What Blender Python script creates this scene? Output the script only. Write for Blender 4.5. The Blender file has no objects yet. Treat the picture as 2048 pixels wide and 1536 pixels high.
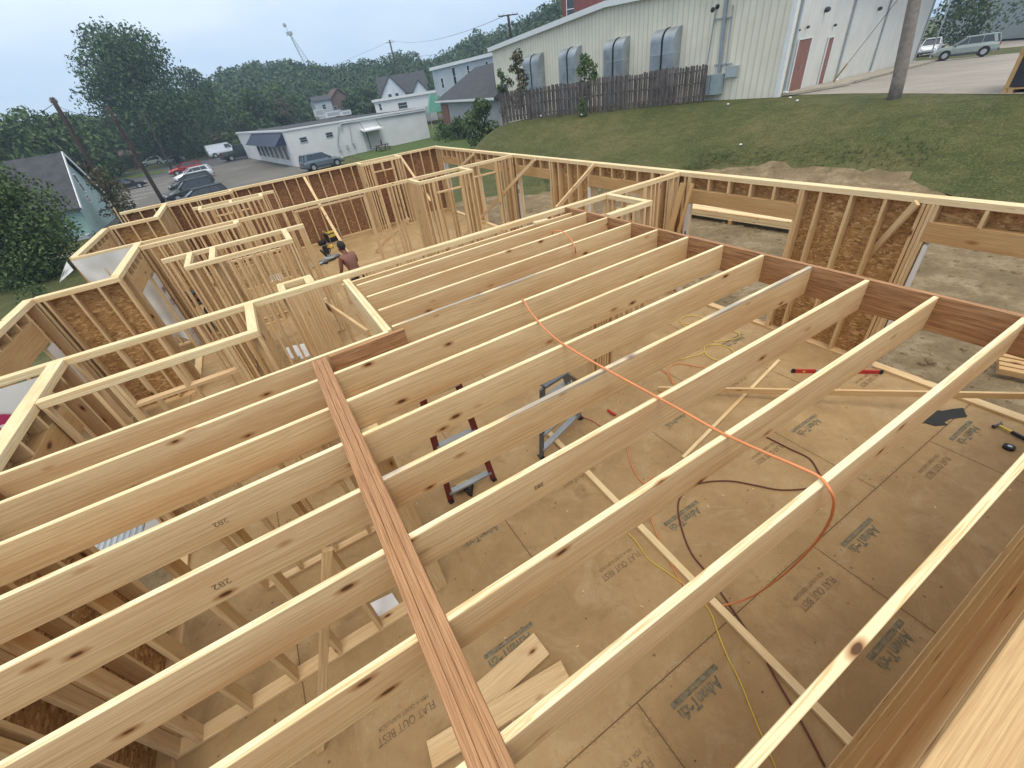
import bpy, bmesh, math, random
from mathutils import Vector, Matrix, Euler, noise
random.seed(7)
PI = math.pi
scene = bpy.context.scene
COL = scene.collection
# ---------------------------------------------------------------- camera
CAM = Vector((-4.3734, -5.7550, 4.2896)); CE = Euler((0.935046, 0.127658, -0.544215), 'XYZ'); FPX = 830.26
cd = bpy.data.cameras.new('camera'); cam = bpy.data.objects.new('camera', cd); COL.objects.link(cam)
cam.location = CAM; cam.rotation_euler = CE
cd.sensor_width = 36.0; cd.lens = 36.0*FPX/2048.0; cd.clip_start = 0.05; cd.clip_end = 3000
scene.camera = cam
scene.render.resolution_x = 1024; scene.render.resolution_y = 768
# ---------------------------------------------------------------- world
W = bpy.data.worlds.new('World'); scene.world = W; W.use_nodes = True
SUN_EL, SUN_AZ = math.radians(66), math.radians(200)
def build_world():
    nt = W.node_tree; n = nt.nodes; l = nt.links
    bg = n['Background']; bg.inputs[1].default_value = 0.13
    sky = n.new('ShaderNodeTexSky'); sky.sky_type = 'NISHITA'; sky.sun_disc = False
    sky.sun_elevation = SUN_EL; sky.sun_rotation = SUN_AZ; sky.dust_density = 2.0; sky.air_density = 1.0
    tc = n.new('ShaderNodeTexCoord'); mp = n.new('ShaderNodeMapping'); mp.inputs['Scale'].default_value = (1.0, 1.0, 3.0)
    l.new(tc.outputs['Generated'], mp.inputs[0])
    nz = n.new('ShaderNodeTexNoise'); nz.inputs['Scale'].default_value = 1.7; nz.inputs['Detail'].default_value = 5; nz.inputs['Roughness'].default_value = 0.5
    l.new(mp.outputs[0], nz.inputs['Vector'])
    r = n.new('ShaderNodeValToRGB'); r.color_ramp.elements[0].position = 0.42; r.color_ramp.elements[1].position = 0.68
    r.color_ramp.elements[0].color = (4.3, 5.8, 8.0, 1); r.color_ramp.elements[1].color = (7.2, 8.0, 8.8, 1)
    l.new(nz.outputs[0], r.inputs[0])
    sp = n.new('ShaderNodeSeparateXYZ'); l.new(tc.outputs['Generated'], sp.inputs[0])     # overcast: the sky overhead is paler and brighter than near the horizon
    z = n.new('ShaderNodeMapRange'); z.interpolation_type = 'SMOOTHSTEP'; z.inputs[1].default_value = 0.33; z.inputs[2].default_value = 0.85; l.new(sp.outputs[2], z.inputs[0])
    m2 = n.new('ShaderNodeMix'); m2.data_type = 'RGBA'; l.new(z.outputs[0], m2.inputs[0]); l.new(r.outputs[0], m2.inputs[6]); m2.inputs[7].default_value = (11.5, 11.2, 10.6, 1)
    mx = n.new('ShaderNodeMix'); mx.data_type = 'RGBA'; mx.inputs[0].default_value = 0.9
    l.new(sky.outputs[0], mx.inputs[6]); l.new(m2.outputs[2], mx.inputs[7]); l.new(mx.outputs[2], bg.inputs[0])
build_world()
sl = bpy.data.lights.new('sun', 'SUN'); sl.energy = 1.4; sl.angle = math.radians(24); sl.color = (1.0, 0.93, 0.82)
so = bpy.data.objects.new('sun', sl); COL.objects.link(so)
# sky azimuth: sun_rotation 0 = +Y, clockwise
sd = Vector((math.sin(SUN_AZ)*math.cos(SUN_EL), math.cos(SUN_AZ)*math.cos(SUN_EL), math.sin(SUN_EL)))
so.rotation_euler = sd.to_track_quat('Z', 'Y').to_euler()
scene.view_settings.view_transform = 'Standard'; scene.view_settings.look = 'None'
scene.view_settings.exposure = 0.22; scene.view_settings.gamma = 1.0
# ---------------------------------------------------------------- survey helpers: photo pixel (2048 wide) to a point on a real surface
RM = CE.to_matrix()
def ray(x, y): return RM @ Vector(((x-1024)/FPX, -(y-768)/FPX, -1.0))
def at(x, y, z=2.45):
    d = ray(x, y); return CAM + d*((z-CAM.z)/d.z)
def on(x, y, ax, c):
    d = ray(x, y); return CAM + d*((c-CAM[ax])/d[ax])
def far(x, y, dist):
    d = ray(x, y); return CAM + d*(dist/math.hypot(d.x, d.y))
def ss(t): t = max(0.0, min(1.0, t)); return t*t*(3-2*t)
def lerp_tab(tab, v):
    if v <= tab[0][0]: return tab[0][1]
    for (a, fa), (b, fb) in zip(tab, tab[1:]):
        if v <= b: return fa+(fb-fa)*(v-a)/(b-a)
    return tab[-1][1]
def T(x, y):                                             # height of the ground
    dx = max(-9.5-x, 0, x-9); dy = max(-10-y, 0, y-14); low = -0.35-1.15*ss(math.hypot(dx, dy)/13)
    xe = lerp_tab([(-30, 17), (0, 19.3), (8, 21.4), (14.8, 21.2), (27.4, 14.6), (40, 21)], y)
    xb = lerp_tab([(-10, 10.5), (8, 11), (16, 9.5), (27, 7.5), (40, 13)], y)
    a = 1-ss((y-26)/12); r = ss((x-xb)/(xe-xb)*1.0)*a
    top = 1.6-0.04*max(0, min(x-22, 50))
    return low*(1-r)+top*r
def ground(x, y, lift=0.0):                               # where the line of sight meets the ground
    d = ray(x, y); d /= math.hypot(d.x, d.y); s = 3.0
    while s < 700:
        P = CAM+d*s
        if P.z <= T(P.x, P.y)+lift: break
        s *= 1.01
    lo, hi = s/1.01, s
    for _ in range(24):
        m = (lo+hi)/2; P = CAM+d*m
        if P.z <= T(P.x, P.y)+lift: hi = m
        else: lo = m
    return CAM+d*hi
# ---------------------------------------------------------------- object helpers
def tag(o, label=None, cat=None, group=None, kind=None):
    if label: o['label'] = label
    if cat: o['category'] = cat
    if group: o['group'] = group
    if kind: o['kind'] = kind
    return o
def mk(name, me, mat=None, parent=None, loc=(0, 0, 0)):
    o = bpy.data.objects.new(name, me); COL.objects.link(o)
    if mat is not None and me is not None and not me.materials: me.materials.append(mat)
    o.location = loc
    if parent is not None:
        o.parent = parent
    return o
def thing(name, label, cat, loc=(0, 0, 0), rz=0.0, group=None):
    o = bpy.data.objects.new(name, None); COL.objects.link(o); o.location = loc; o.rotation_euler = (0, 0, rz)
    o.empty_display_size = 0.2
    return tag(o, label, cat, group)
class MB:
    def __init__(s): s.v = []; s.f = []; s.sm = False
    def add(s, vs, fs):
        b = len(s.v); s.v += [tuple(v) for v in vs]; s.f += [tuple(b+i for i in f) for f in fs]; return s
    def box(s, x0, y0, z0, x1, y1, z1):
        vs = [(x, y, z) for z in (z0, z1) for (x, y) in ((x0, y0), (x1, y0), (x1, y1), (x0, y1))]
        return s.add(vs, [(3, 2, 1, 0), (4, 5, 6, 7), (0, 1, 5, 4), (1, 2, 6, 5), (2, 3, 7, 6), (3, 0, 4, 7)])
    def bar(s, a, b, w, h, up=(0, 0, 1)):
        a = Vector(a); b = Vector(b); x = (b-a).normalized(); z = Vector(up); z = (z-x*z.dot(x))
        if z.length < 1e-4: z = Vector((0, 1, 0)); z = z-x*z.dot(x)
        z.normalize(); y = z.cross(x)
        vs = [p+y*(sy*w/2)+z*(sz*h/2) for p in (a, b) for (sy, sz) in ((-1, -1), (1, -1), (1, 1), (-1, 1))]
        return s.add(vs, [(3, 2, 1, 0), (4, 5, 6, 7), (0, 1, 5, 4), (1, 2, 6, 5), (2, 3, 7, 6), (3, 0, 4, 7)])
    def tube(s, pts, r, n=8, r2=None):
        pts = [Vector(p) for p in pts]; m = len(pts); rings = []; ref = None
        for i, p in enumerate(pts):
            t = (pts[min(i+1, m-1)]-pts[max(i-1, 0)]).normalized()
            if ref is None: ref = Vector((0, 0, 1)) if abs(t.z) < .9 else Vector((1, 0, 0))
            u = (ref-t*ref.dot(t)).normalized(); w = t.cross(u); ref = u
            rr = r if r2 is None else r+(r2-r)*i/(m-1)
            rings.append([p+u*(rr*math.cos(2*PI*k/n))+w*(rr*math.sin(2*PI*k/n)) for k in range(n)])
        vs = [v for ring in rings for v in ring]
        fs = [(i*n+k, i*n+(k+1) % n, (i+1)*n+(k+1) % n, (i+1)*n+k) for i in range(m-1) for k in range(n)]
        fs += [tuple(reversed(range(n))), tuple((m-1)*n+k for k in range(n))]
        return s.add(vs, fs)
    def prism(s, poly, ext):                             # polygon (3D points) pushed along ext
        poly = [Vector(p) for p in poly]; e = Vector(ext); n = len(poly)
        vs = poly+[p+e for p in poly]
        return s.add(vs, [tuple(reversed(range(n))), tuple(range(n, 2*n))]+[(i, (i+1) % n, n+(i+1) % n, n+i) for i in range(n)])
    def ball(s, c, r, seg=10, rings=7, sz=1.0):
        c = Vector(c); vs = [c+Vector((0, 0, r*sz))]
        for i in range(1, rings):
            a = PI*i/rings
            for k in range(seg): vs.append(c+Vector((r*math.sin(a)*math.cos(2*PI*k/seg), r*math.sin(a)*math.sin(2*PI*k/seg), r*sz*math.cos(a))))
        vs.append(c-Vector((0, 0, r*sz))); fs = [(0, 1+k, 1+(k+1) % seg) for k in range(seg)]
        for i in range(rings-2):
            for k in range(seg): a = 1+i*seg+k; b = 1+i*seg+(k+1) % seg; fs.append((a, a+seg, b+seg, b))
        L = len(vs)-1; b0 = 1+(rings-2)*seg
        fs += [(b0+k, L, b0+(k+1) % seg) for k in range(seg)]
        return s.add(vs, fs)
    def mesh(s, name, smooth=False):
        me = bpy.data.meshes.new(name); me.from_pydata(s.v, [], s.f); me.update()
        bm = bmesh.new(); bm.from_mesh(me); bmesh.ops.recalc_face_normals(bm, faces=bm.faces); bm.to_mesh(me); bm.free()
        if smooth: me.polygons.foreach_set('use_smooth', [True]*len(me.polygons))
        return me
    def build(s, name, mat, parent=None, smooth=False, loc=(0, 0, 0)):
        return mk(name, s.mesh(name, smooth), mat, parent, loc)
_bc = {}
def board_mesh(L, w, h, ch=0.003):                        # lumber: length on local X, eased edges
    k = (round(L, 3), round(w, 4), round(h, 4))
    if k in _bc: return _bc[k]
    a, b = w/2, h/2
    pr = [(-a+ch, -b), (a-ch, -b), (a, -b+ch), (a, b-ch), (a-ch, b), (-a+ch, b), (-a, b-ch), (-a, -b+ch)]
    vs = [(x, y, z) for x in (0, L) for (y, z) in pr]; n = 8
    me = bpy.data.meshes.new('lumber'); me.from_pydata(vs, [], [tuple(reversed(range(n))), tuple(range(n, 2*n))]+[(i, (i+1) % n, n+(i+1) % n, n+i) for i in range(n)])
    me.update(); _bc[k] = me; return me
def board(name, a, b, w, h, mat, parent=None, up=(0, 0, 1), unique=False):
    a = Vector(a); b = Vector(b); L = (b-a).length; x = (b-a)/L; z = Vector(up); z = z-x*z.dot(x)
    if z.length < 1e-4: z = Vector((0, 1, 0)); z = z-x*z.dot(x)
    z.normalize(); y = z.cross(x)
    me = board_mesh(L, w, h)
    if me.materials and me.materials[0] is not mat:
        me = me.copy(); me.materials.clear()
    if not me.materials: me.materials.append(mat)
    o = bpy.data.objects.new(name, me); COL.objects.link(o)
    M = Matrix((x, y, z)).transposed().to_4x4(); M.translation = a
    if parent is not None:
        o.parent = parent; M = Matrix.Translation(-Vector(parent.location)) @ M
    o.matrix_local = M
    return o
def sheet(name, poly, lift, mat, cell=2.0, label=None, cat=None, kind='structure', edge_noise=0.0):
    # ground cover laid on the terrain: polygon cut along a grid, every vertex set on the ground
    P = []
    for (a, b) in zip(poly, poly[1:]+poly[:1]):
        m = max(1, int(math.hypot(b[0]-a[0], b[1]-a[1])/.4)) if edge_noise else 1
        for i in range(m):
            t = i/m; x = a[0]+(b[0]-a[0])*t; y = a[1]+(b[1]-a[1])*t
            if edge_noise:
                nx_ = noise.noise(Vector((x*.5, y*.5, 3)))+.6*noise.noise(Vector((x*1.9, y*1.9, 5))); ny_ = noise.noise(Vector((x*.5, y*.5, 9)))+.6*noise.noise(Vector((x*1.9, y*1.9, 1))); x += edge_noise*nx_; y += edge_noise*ny_
            P.append((x, y))
    bm = bmesh.new(); bm.faces.new([bm.verts.new((x, y, 0)) for x, y in P])
    xs = [p[0] for p in P]; ys = [p[1] for p in P]
    def cut(co, no): bmesh.ops.bisect_plane(bm, geom=bm.verts[:]+bm.edges[:]+bm.faces[:], plane_co=co, plane_no=no)
    v = math.ceil(min(xs)/cell)*cell
    while v < max(xs): cut((v, 0, 0), (1, 0, 0)); v += cell
    v = math.ceil(min(ys)/cell)*cell
    while v < max(ys): cut((0, v, 0), (0, 1, 0)); v += cell
    bmesh.ops.triangulate(bm, faces=[f for f in bm.faces if len(f.verts) > 4])
    for q in bm.verts: q.co.z = T(q.co.x, q.co.y)+lift
    bmesh.ops.recalc_face_normals(bm, faces=bm.faces)
    if sum(f.normal.z for f in bm.faces) < 0: bmesh.ops.reverse_faces(bm, faces=bm.faces)
    me = bpy.data.meshes.new(name); bm.to_mesh(me); bm.free(); me.polygons.foreach_set('use_smooth', [True]*len(me.polygons))
    return tag(mk(name, me, mat), label, cat, None, kind)
# ---------------------------------------------------------------- materials
class NT:
    def __init__(s, name, rough=0.6, spec=0.3):
        s.m = bpy.data.materials.new(name); s.m.use_nodes = True; s.t = s.m.node_tree; s.n = s.t.nodes; s.l = s.t.links
        s.b = s.n['Principled BSDF']; s.b.inputs['Roughness'].default_value = rough; s.b.inputs['Specular IOR Level'].default_value = spec
    def new(s, ty, **kw):
        n = s.n.new(ty)
        for k, v in kw.items(): setattr(n, k, v)
        return n
    def coord(s, scale=(1, 1, 1), rot=(0, 0, 0), rnd=True, obj=True):
        tc = s.new('ShaderNodeTexCoord'); mp = s.new('ShaderNodeMapping')
        mp.inputs['Scale'].default_value = scale; mp.inputs['Rotation'].default_value = rot
        src = tc.outputs['Object']
        if rnd:
            oi = s.new('ShaderNodeObjectInfo'); mu = s.new('ShaderNodeMath', operation='MULTIPLY'); mu.inputs[1].default_value = 41.0
            s.l.new(oi.outputs['Random'], mu.inputs[0]); ad = s.new('ShaderNodeVectorMath', operation='ADD')
            cb = s.new('ShaderNodeCombineXYZ'); s.l.new(mu.outputs[0], cb.inputs[0])
            m2 = s.new('ShaderNodeMath', operation='MULTIPLY'); m2.inputs[1].default_value = 0.31; s.l.new(mu.outputs[0], m2.inputs[0]); s.l.new(m2.outputs[0], cb.inputs[2])
            s.l.new(src, ad.inputs[0]); s.l.new(cb.outputs[0], ad.inputs[1]); src = ad.outputs[0]
        s.l.new(src, mp.inputs[0]); return mp.outputs[0]
    def noise(s, vec, scale=5, detail=3, rough=0.5, dist=0.0):
        n = s.new('ShaderNodeTexNoise'); n.inputs['Scale'].default_value = scale; n.inputs['Detail'].default_value = detail
        n.inputs['Roughness'].default_value = rough; n.inputs['Distortion'].default_value = dist; s.l.new(vec, n.inputs['Vector']); return n.outputs[0]
    def ramp(s, fac, stops):
        r = s.new('ShaderNodeValToRGB'); e = r.color_ramp.elements
        while len(e) < len(stops): e.new(0.5)
        for q, (p, c) in zip(e, stops): q.position = p; q.color = (c[0], c[1], c[2], 1) if not isinstance(c, (int, float)) else (c, c, c, 1)
        s.l.new(fac, r.inputs[0]); return r.outputs[0]
    def mix(s, fac, a, b, mode='MIX'):
        m = s.new('ShaderNodeMix', data_type='RGBA', blend_type=mode)
        for i, v in ((0, fac), (6, a), (7, b)):
            if isinstance(v, (int, float)): m.inputs[i].default_value = v
            elif isinstance(v, tuple): m.inputs[i].default_value = (*v[:3], 1)
            else: s.l.new(v, m.inputs[i])
        return m.outputs[2]
    def math(s, op, a, b=0.0):
        m = s.new('ShaderNodeMath', operation=op)
        for i, v in ((0, a), (1, b)):
            if isinstance(v, (int, float)): m.inputs[i].default_value = v
            else: s.l.new(v, m.inputs[i])
        return m.outputs[0]
    def out(s, col, bump=None, bs=0.2, bd=0.01):
        if isinstance(col, tuple): s.b.inputs['Base Color'].default_value = (*col[:3], 1)
        else: s.l.new(col, s.b.inputs['Base Color'])
        if bump is not None:
            b = s.new('ShaderNodeBump'); b.inputs['Strength'].default_value = bs; b.inputs['Distance'].default_value = bd
            s.l.new(bump, b.inputs['Height']); s.l.new(b.outputs[0], s.b.inputs['Normal'])
        return s.m
def plain(name, c, rough=0.6, metal=0.0, var=0.12, spec=0.3, sc=3.0):
    t = NT(name, rough, spec); t.b.inputs['Metallic'].default_value = metal
    v = t.coord(); n = t.noise(v, sc, 4, .6)
    return t.out(t.ramp(n, [(0.3, tuple(x*(1-var) for x in c)), (0.7, tuple(min(1, x*(1+var)) for x in c))]))
def wood(name, light, dark, tint=0.25, knots=True, stain=None, kd=1.0, edge=None):
    t = NT(name, 0.62, 0.25)
    v0 = t.coord((1, 1, 1)); dr = t.new('ShaderNodeTexNoise'); dr.inputs['Scale'].default_value = 0.55; dr.inputs['Detail'].default_value = 2; t.l.new(v0, dr.inputs['Vector'])
    sc = t.new('ShaderNodeVectorMath', operation='MULTIPLY_ADD'); sc.inputs[1].default_value = (0, 0.26, 0.26); t.l.new(dr.outputs['Color'], sc.inputs[0]); t.l.new(t.coord((0.06, 1, 1)), sc.inputs[2])
    wv = t.new('ShaderNodeTexWave', wave_type='RINGS', rings_direction='X')
    wv.inputs['Scale'].default_value = 9; wv.inputs['Distortion'].default_value = 2.2; wv.inputs['Detail'].default_value = 2.5; wv.inputs['Detail Scale'].default_value = 1.1
    t.l.new(sc.outputs[0], wv.inputs['Vector'])
    g = t.ramp(wv.outputs[1], [(0.35, 0.0), (0.8, 0.3), (0.99, 1.0)])
    brk = t.noise(t.coord((0.9, 7, 7)), 1.5, 3, .6); g = t.math('MULTIPLY', g, t.ramp(brk, [(0.42, 0.0), (0.72, 1.0)]))
    col = t.mix(t.math('MULTIPLY', g, 0.7), light, dark)
    fl = t.noise(t.coord((0.35, 26, 26)), 5, 3, .7, .15); col = t.mix(t.ramp(fl, [(0.46, 0.0), (0.60, 0.55)]), col, dark)
    fine = t.noise(t.coord((1.0, 45, 45)), 4, 4, .65)
    col = t.mix(t.ramp(fine, [(0.45, 0.0), (0.8, 0.5)]), col, tuple(x*0.66 for x in dark))
    big = t.noise(t.coord((0.45, 2.6, 2.6)), 1.6, 4, .55)
    col = t.mix(t.ramp(big, [(0.45, 0.0), (0.74, 0.55)]), col, (dark[0]*1.02, dark[1]*.83, dark[2]*.66))
    if edge:                                               # pale sapwood edges, with the overcast sky's brightness on joist tops painted in
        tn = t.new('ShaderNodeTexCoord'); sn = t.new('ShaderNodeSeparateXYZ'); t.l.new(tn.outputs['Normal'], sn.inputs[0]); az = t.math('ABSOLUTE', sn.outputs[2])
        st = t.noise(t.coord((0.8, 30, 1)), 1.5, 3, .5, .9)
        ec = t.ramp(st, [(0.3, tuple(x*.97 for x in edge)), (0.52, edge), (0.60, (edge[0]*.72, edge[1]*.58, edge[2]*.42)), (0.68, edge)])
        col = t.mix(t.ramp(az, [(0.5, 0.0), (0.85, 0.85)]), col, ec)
    if knots:
        vo = t.new('ShaderNodeTexVoronoi', feature='F1'); vo.inputs['Scale'].default_value = 1.0; vo.inputs['Randomness'].default_value = 1.0
        t.l.new(t.coord((2.3, 5.6, 5.6)), vo.inputs['Vector'])
        d = t.math('ADD', vo.outputs['Distance'], t.math('MULTIPLY', t.noise(t.coord((6, 20, 20)), 1.5, 2, .5), 0.05))
        halo = t.ramp(d, [(0.13*kd, 0.9), (0.24*kd, 0.0)]); core = t.ramp(d, [(0.105*kd, 0.95), (0.13*kd, 0.0)])
        col = t.mix(halo, col, (dark[0]*.72, dark[1]*.55, dark[2]*.42)); col = t.mix(core, col, (0.085, 0.040, 0.018))
    oi = t.new('ShaderNodeObjectInfo'); rr = t.ramp(oi.outputs['Random'], [(0.0, (1.0, 0.98, 0.97)), (0.35, (0.96, 0.92, 0.86)), (0.7, (1.03, 1.0, 0.94)), (1.0, (0.94, 0.88, 0.80))])
    col = t.mix(tint*3, col, rr, 'MULTIPLY')
    if stain:
        sp = t.new('ShaderNodeSeparateXYZ'); tc = t.new('ShaderNodeTexCoord'); t.l.new(tc.outputs['Object'], sp.inputs[0])
        n = t.noise(t.coord((0.5, 4, 8)), 2.2, 3, .6)
        k = t.math('ADD', t.math('MULTIPLY', sp.outputs[2], 4.0), t.math('MULTIPLY', n, 0.75))
        pn = t.noise(t.coord((0.7, .2, .2)), 1.3, 2, .5)
        k2 = t.math('MULTIPLY', t.ramp(k, [(0.90, 0.0), (0.98, 0.75)] if stain < 1 else [(0.86, 0.0), (0.95, 0.8)]), t.ramp(pn, [(0.44, 0.0), (0.52, 1.0)]))
        col = t.mix(k2, col, (0.27, 0.25, 0.235))
    return t.out(col, wv.outputs[1], 0.12, 0.002)
def lvl(name):
    t = NT(name, 0.6, 0.25)
    f = t.noise(t.coord((1.2, 70, 22)), 3, 4, .65)
    col = t.ramp(f, [(0.3, (0.17, 0.075, 0.030)), (0.52, (0.38, 0.195, 0.088)), (0.75, (0.54, 0.33, 0.17))])
    b = t.noise(t.coord((0.8, 2, 4)), 2, 3, .5)
    col = t.mix(t.ramp(b, [(0.4, 0.0), (0.75, 0.5)]), col, (0.30, 0.16, 0.08))
    return t.out(col, f, 0.25, 0.002)
def osb(name, c1=(0.40, 0.215, 0.080), c2=(0.17, 0.078, 0.028), c3=(0.64, 0.42, 0.19)):
    t = NT(name, 0.75, 0.2); cols = None
    for i, (rot, sx) in enumerate((((0, 0.5, 0), 1), ((0, 1.9, 0), 1.1), ((0, 2.7, 0), .9))):
        vo = t.new('ShaderNodeTexVoronoi', feature='F1'); vo.inputs['Scale'].default_value = 17*sx
        t.l.new(t.coord((1.0, 1, 2.6), (rot[0], rot[1], 0), rnd=False), vo.inputs['Vector'])
        sp = t.new('ShaderNodeSeparateColor'); t.l.new(vo.outputs['Color'], sp.inputs[0])
        c = t.ramp(sp.outputs[i], [(0.0, c2), (0.4, c1), (0.7, c1), (0.95, c3)])
        cols = c if cols is None else t.mix(t.ramp(sp.outputs[(i+1) % 3], [(0.48, 0.0), (0.52, 1.0)]), cols, c)
    f = t.noise(t.coord((36, 36, 36), rnd=False), 1.2, 3, .6)
    cols = t.mix(0.25, cols, t.ramp(f, [(0.3, c2), (0.7, c3)]))
    return t.out(cols, f, 0.3, 0.004)
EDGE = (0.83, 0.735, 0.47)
TAN = wood('tan_header_lumber', (0.66, 0.46, 0.24), (0.47, 0.30, 0.14))
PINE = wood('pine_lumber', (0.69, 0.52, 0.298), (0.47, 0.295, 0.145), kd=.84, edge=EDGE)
STUD = wood('stud_lumber', (0.70, 0.53, 0.305), (0.49, 0.315, 0.155), kd=.8)
PLATE = wood('plate_lumber', (0.80, 0.665, 0.41), (0.60, 0.43, 0.21), tint=0.12, kd=.6)
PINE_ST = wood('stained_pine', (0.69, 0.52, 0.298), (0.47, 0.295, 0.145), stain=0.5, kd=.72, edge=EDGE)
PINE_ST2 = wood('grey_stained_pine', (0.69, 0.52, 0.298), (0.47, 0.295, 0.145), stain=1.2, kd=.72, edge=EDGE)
HDR = wood('header_lumber', (0.56, 0.38, 0.185), (0.37, 0.22, 0.095))
LVL = lvl('laminated_veneer'); OSB = osb('oriented_strand_board')
OSB_FAR = osb('shaded_strand_board', (0.24, 0.115, 0.055), (0.12, 0.052, 0.024), (0.40, 0.23, 0.12))  # same board as OSB; the far wall's shade is put into this darker colour
def floor_mat():
    t = NT('floor_panel', 0.7, 0.25); v = t.coord((1, 1, 1), rnd=False)
    n1 = t.noise(v, 1.3, 6, .68, .3); n2 = t.noise(v, 14, 4, .65); n3 = t.noise(v, 60, 2, .5)
    col = t.ramp(n1, [(0.28, (0.265, 0.170, 0.075)), (0.5, (0.345, 0.230, 0.107)), (0.74, (0.425, 0.295, 0.145))])
    col = t.mix(t.ramp(n2, [(0.35, 0.0), (0.7, 0.35)]), col, (0.30, 0.175, 0.085))
    vo = t.new('ShaderNodeTexVoronoi', feature='F1'); vo.inputs['Scale'].default_value = 5.5; t.l.new(v, vo.inputs['Vector'])
    col = t.mix(t.ramp(vo.outputs['Distance'], [(0.05, 0.8), (0.085, 0.0)]), col, (0.12, 0.065, 0.03))
    vo = t.new('ShaderNodeTexVoronoi', feature='F1'); vo.inputs['Scale'].default_value = 26; t.l.new(v, vo.inputs['Vector'])
    col = t.mix(t.ramp(vo.outputs['Distance'], [(0.10, 0.35), (0.2, 0.0)]), col, (0.20, 0.115, 0.055))
    vg = t.new('ShaderNodeTexVoronoi', feature='F1'); vg.inputs['Scale'].default_value = 1.0; vg.inputs['Randomness'].default_value = 0.14; t.l.new(t.coord((2.46, 3.28, 1), rnd=False), vg.inputs['Vector'])
    col = t.mix(t.ramp(vg.outputs['Distance'], [(0.018, 0.85), (0.032, 0.0)]), col, (0.07, 0.04, 0.02))
    du = t.noise(v, 2.3, 5, .75, .8); col = t.mix(t.ramp(du, [(0.52, 0.0), (0.72, 0.4)]), col, (0.50, 0.39, 0.24))
    du2 = t.noise(v, 3.1, 5, .7, 1.2); col = t.mix(t.ramp(du2, [(0.56, 0.0), (0.74, 0.45)]), col, (0.17, 0.11, 0.055))
    # tongue-and-groove joints of 1.22 x 2.44 m sheets, staggered rows, as a brick pattern in metres
    br = t.new('ShaderNodeTexBrick'); br.offset = 0.5; br.offset_frequency = 2; br.squash = 1.0
    br.inputs['Scale'].default_value = 1.0; br.inputs['Brick Width'].default_value = 2.46; br.inputs['Row Height'].default_value = 1.22
    br.inputs['Mortar Size'].default_value = 0.006; br.inputs['Mortar Smooth'].default_value = 0.25
    mp = t.new('ShaderNodeMapping'); mp.inputs['Location'].default_value = (0.86, 4.98, 0); t.l.new(v, mp.inputs[0]); t.l.new(mp.outputs[0], br.inputs['Vector'])
    col = t.mix(t.math('MULTIPLY', br.outputs['Fac'], 0.9), col, (0.10, 0.055, 0.022))
    br2 = t.new('ShaderNodeTexBrick'); br2.offset = 0.5; br2.inputs['Scale'].default_value = 1.0; br2.inputs['Brick Width'].default_value = 2.46; br2.inputs['Row Height'].default_value = 1.22
    br2.inputs['Mortar Size'].default_value = 0.032; br2.inputs['Mortar Smooth'].default_value = 0.3
    t.l.new(mp.outputs[0], br2.inputs['Vector']); dash = t.noise(t.coord((1, 1, 1), rnd=False), 38, 1, .5)
    col = t.mix(t.math('MULTIPLY', br2.outputs['Fac'], t.ramp(dash, [(0.52, 0.0), (0.62, 0.5)])), col, (0.22, 0.125, 0.06))
    return t.out(col, n3, 0.15, 0.004)
FLOOR = floor_mat()
def grass_mat(name, a, b, c, sc=0.35):
    t = NT(name, 0.85, 0.15); v = t.coord(rnd=False)
    n1 = t.noise(v, sc, 5, .6); n2 = t.noise(v, 6, 5, .7); n3 = t.noise(v, 1.6, 4, .6)
    col = t.ramp(n1, [(0.3, a), (0.5, b), (0.72, c)])
    col = t.mix(t.ramp(n2, [(0.35, 0.0), (0.7, 0.6)]), col, tuple(x*.5 for x in a))
    col = t.mix(t.ramp(n3, [(0.5, 0.0), (0.75, 0.5)]), col, c)
    n4 = t.noise(v, 16, 3, .75); n5 = t.noise(t.coord((1, .35, 1), (0, 0, .5), rnd=False), 3.2, 4, .7)
    col = t.mix(t.ramp(n4, [(0.48, 0.0), (0.66, 0.55)]), col, tuple(x*1.5 for x in c)); col = t.mix(t.ramp(n5, [(0.5, 0.0), (0.66, 0.5)]), col, tuple(x*.6 for x in b))
    return t.out(col, n4, 1.0, 0.06)
GRASS = grass_mat('lawn_grass', (0.050, 0.068, 0.020), (0.082, 0.096, 0.030), (0.150, 0.132, 0.058))
GRASS2 = grass_mat('green_verge', (0.05, 0.095, 0.022), (0.075, 0.125, 0.032), (0.12, 0.14, 0.05))
def ground_mat(name, a, b, c, sc=0.8, bump=0.5):
    t = NT(name, 0.9, 0.15); v = t.coord(rnd=False); n1 = t.noise(v, sc, 6, .65, .3); n2 = t.noise(v, 9, 5, .7)
    col = t.ramp(n1, [(0.3, a), (0.52, b), (0.75, c)]); col = t.mix(t.ramp(n2, [(0.4, 0.0), (0.8, 0.55)]), col, tuple(x*.55 for x in a))
    return t.out(col, n2, bump, 0.06)
DIRT = ground_mat('bare_earth', (0.15, 0.110, 0.060), (0.235, 0.175, 0.100), (0.42, 0.335, 0.215), 1.3, 1.0)
ASPH = ground_mat('worn_asphalt', (0.115, 0.108, 0.098), (0.145, 0.138, 0.125), (0.19, 0.18, 0.16), 0.12, 0.15)
ROAD = ground_mat('street_asphalt', (0.07, 0.072, 0.078), (0.09, 0.09, 0.095), (0.12, 0.118, 0.115), 0.2, 0.15)
CONC = ground_mat('pale_concrete', (0.26, 0.235, 0.205), (0.32, 0.29, 0.25), (0.39, 0.36, 0.31), 0.25, 0.15)
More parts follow.
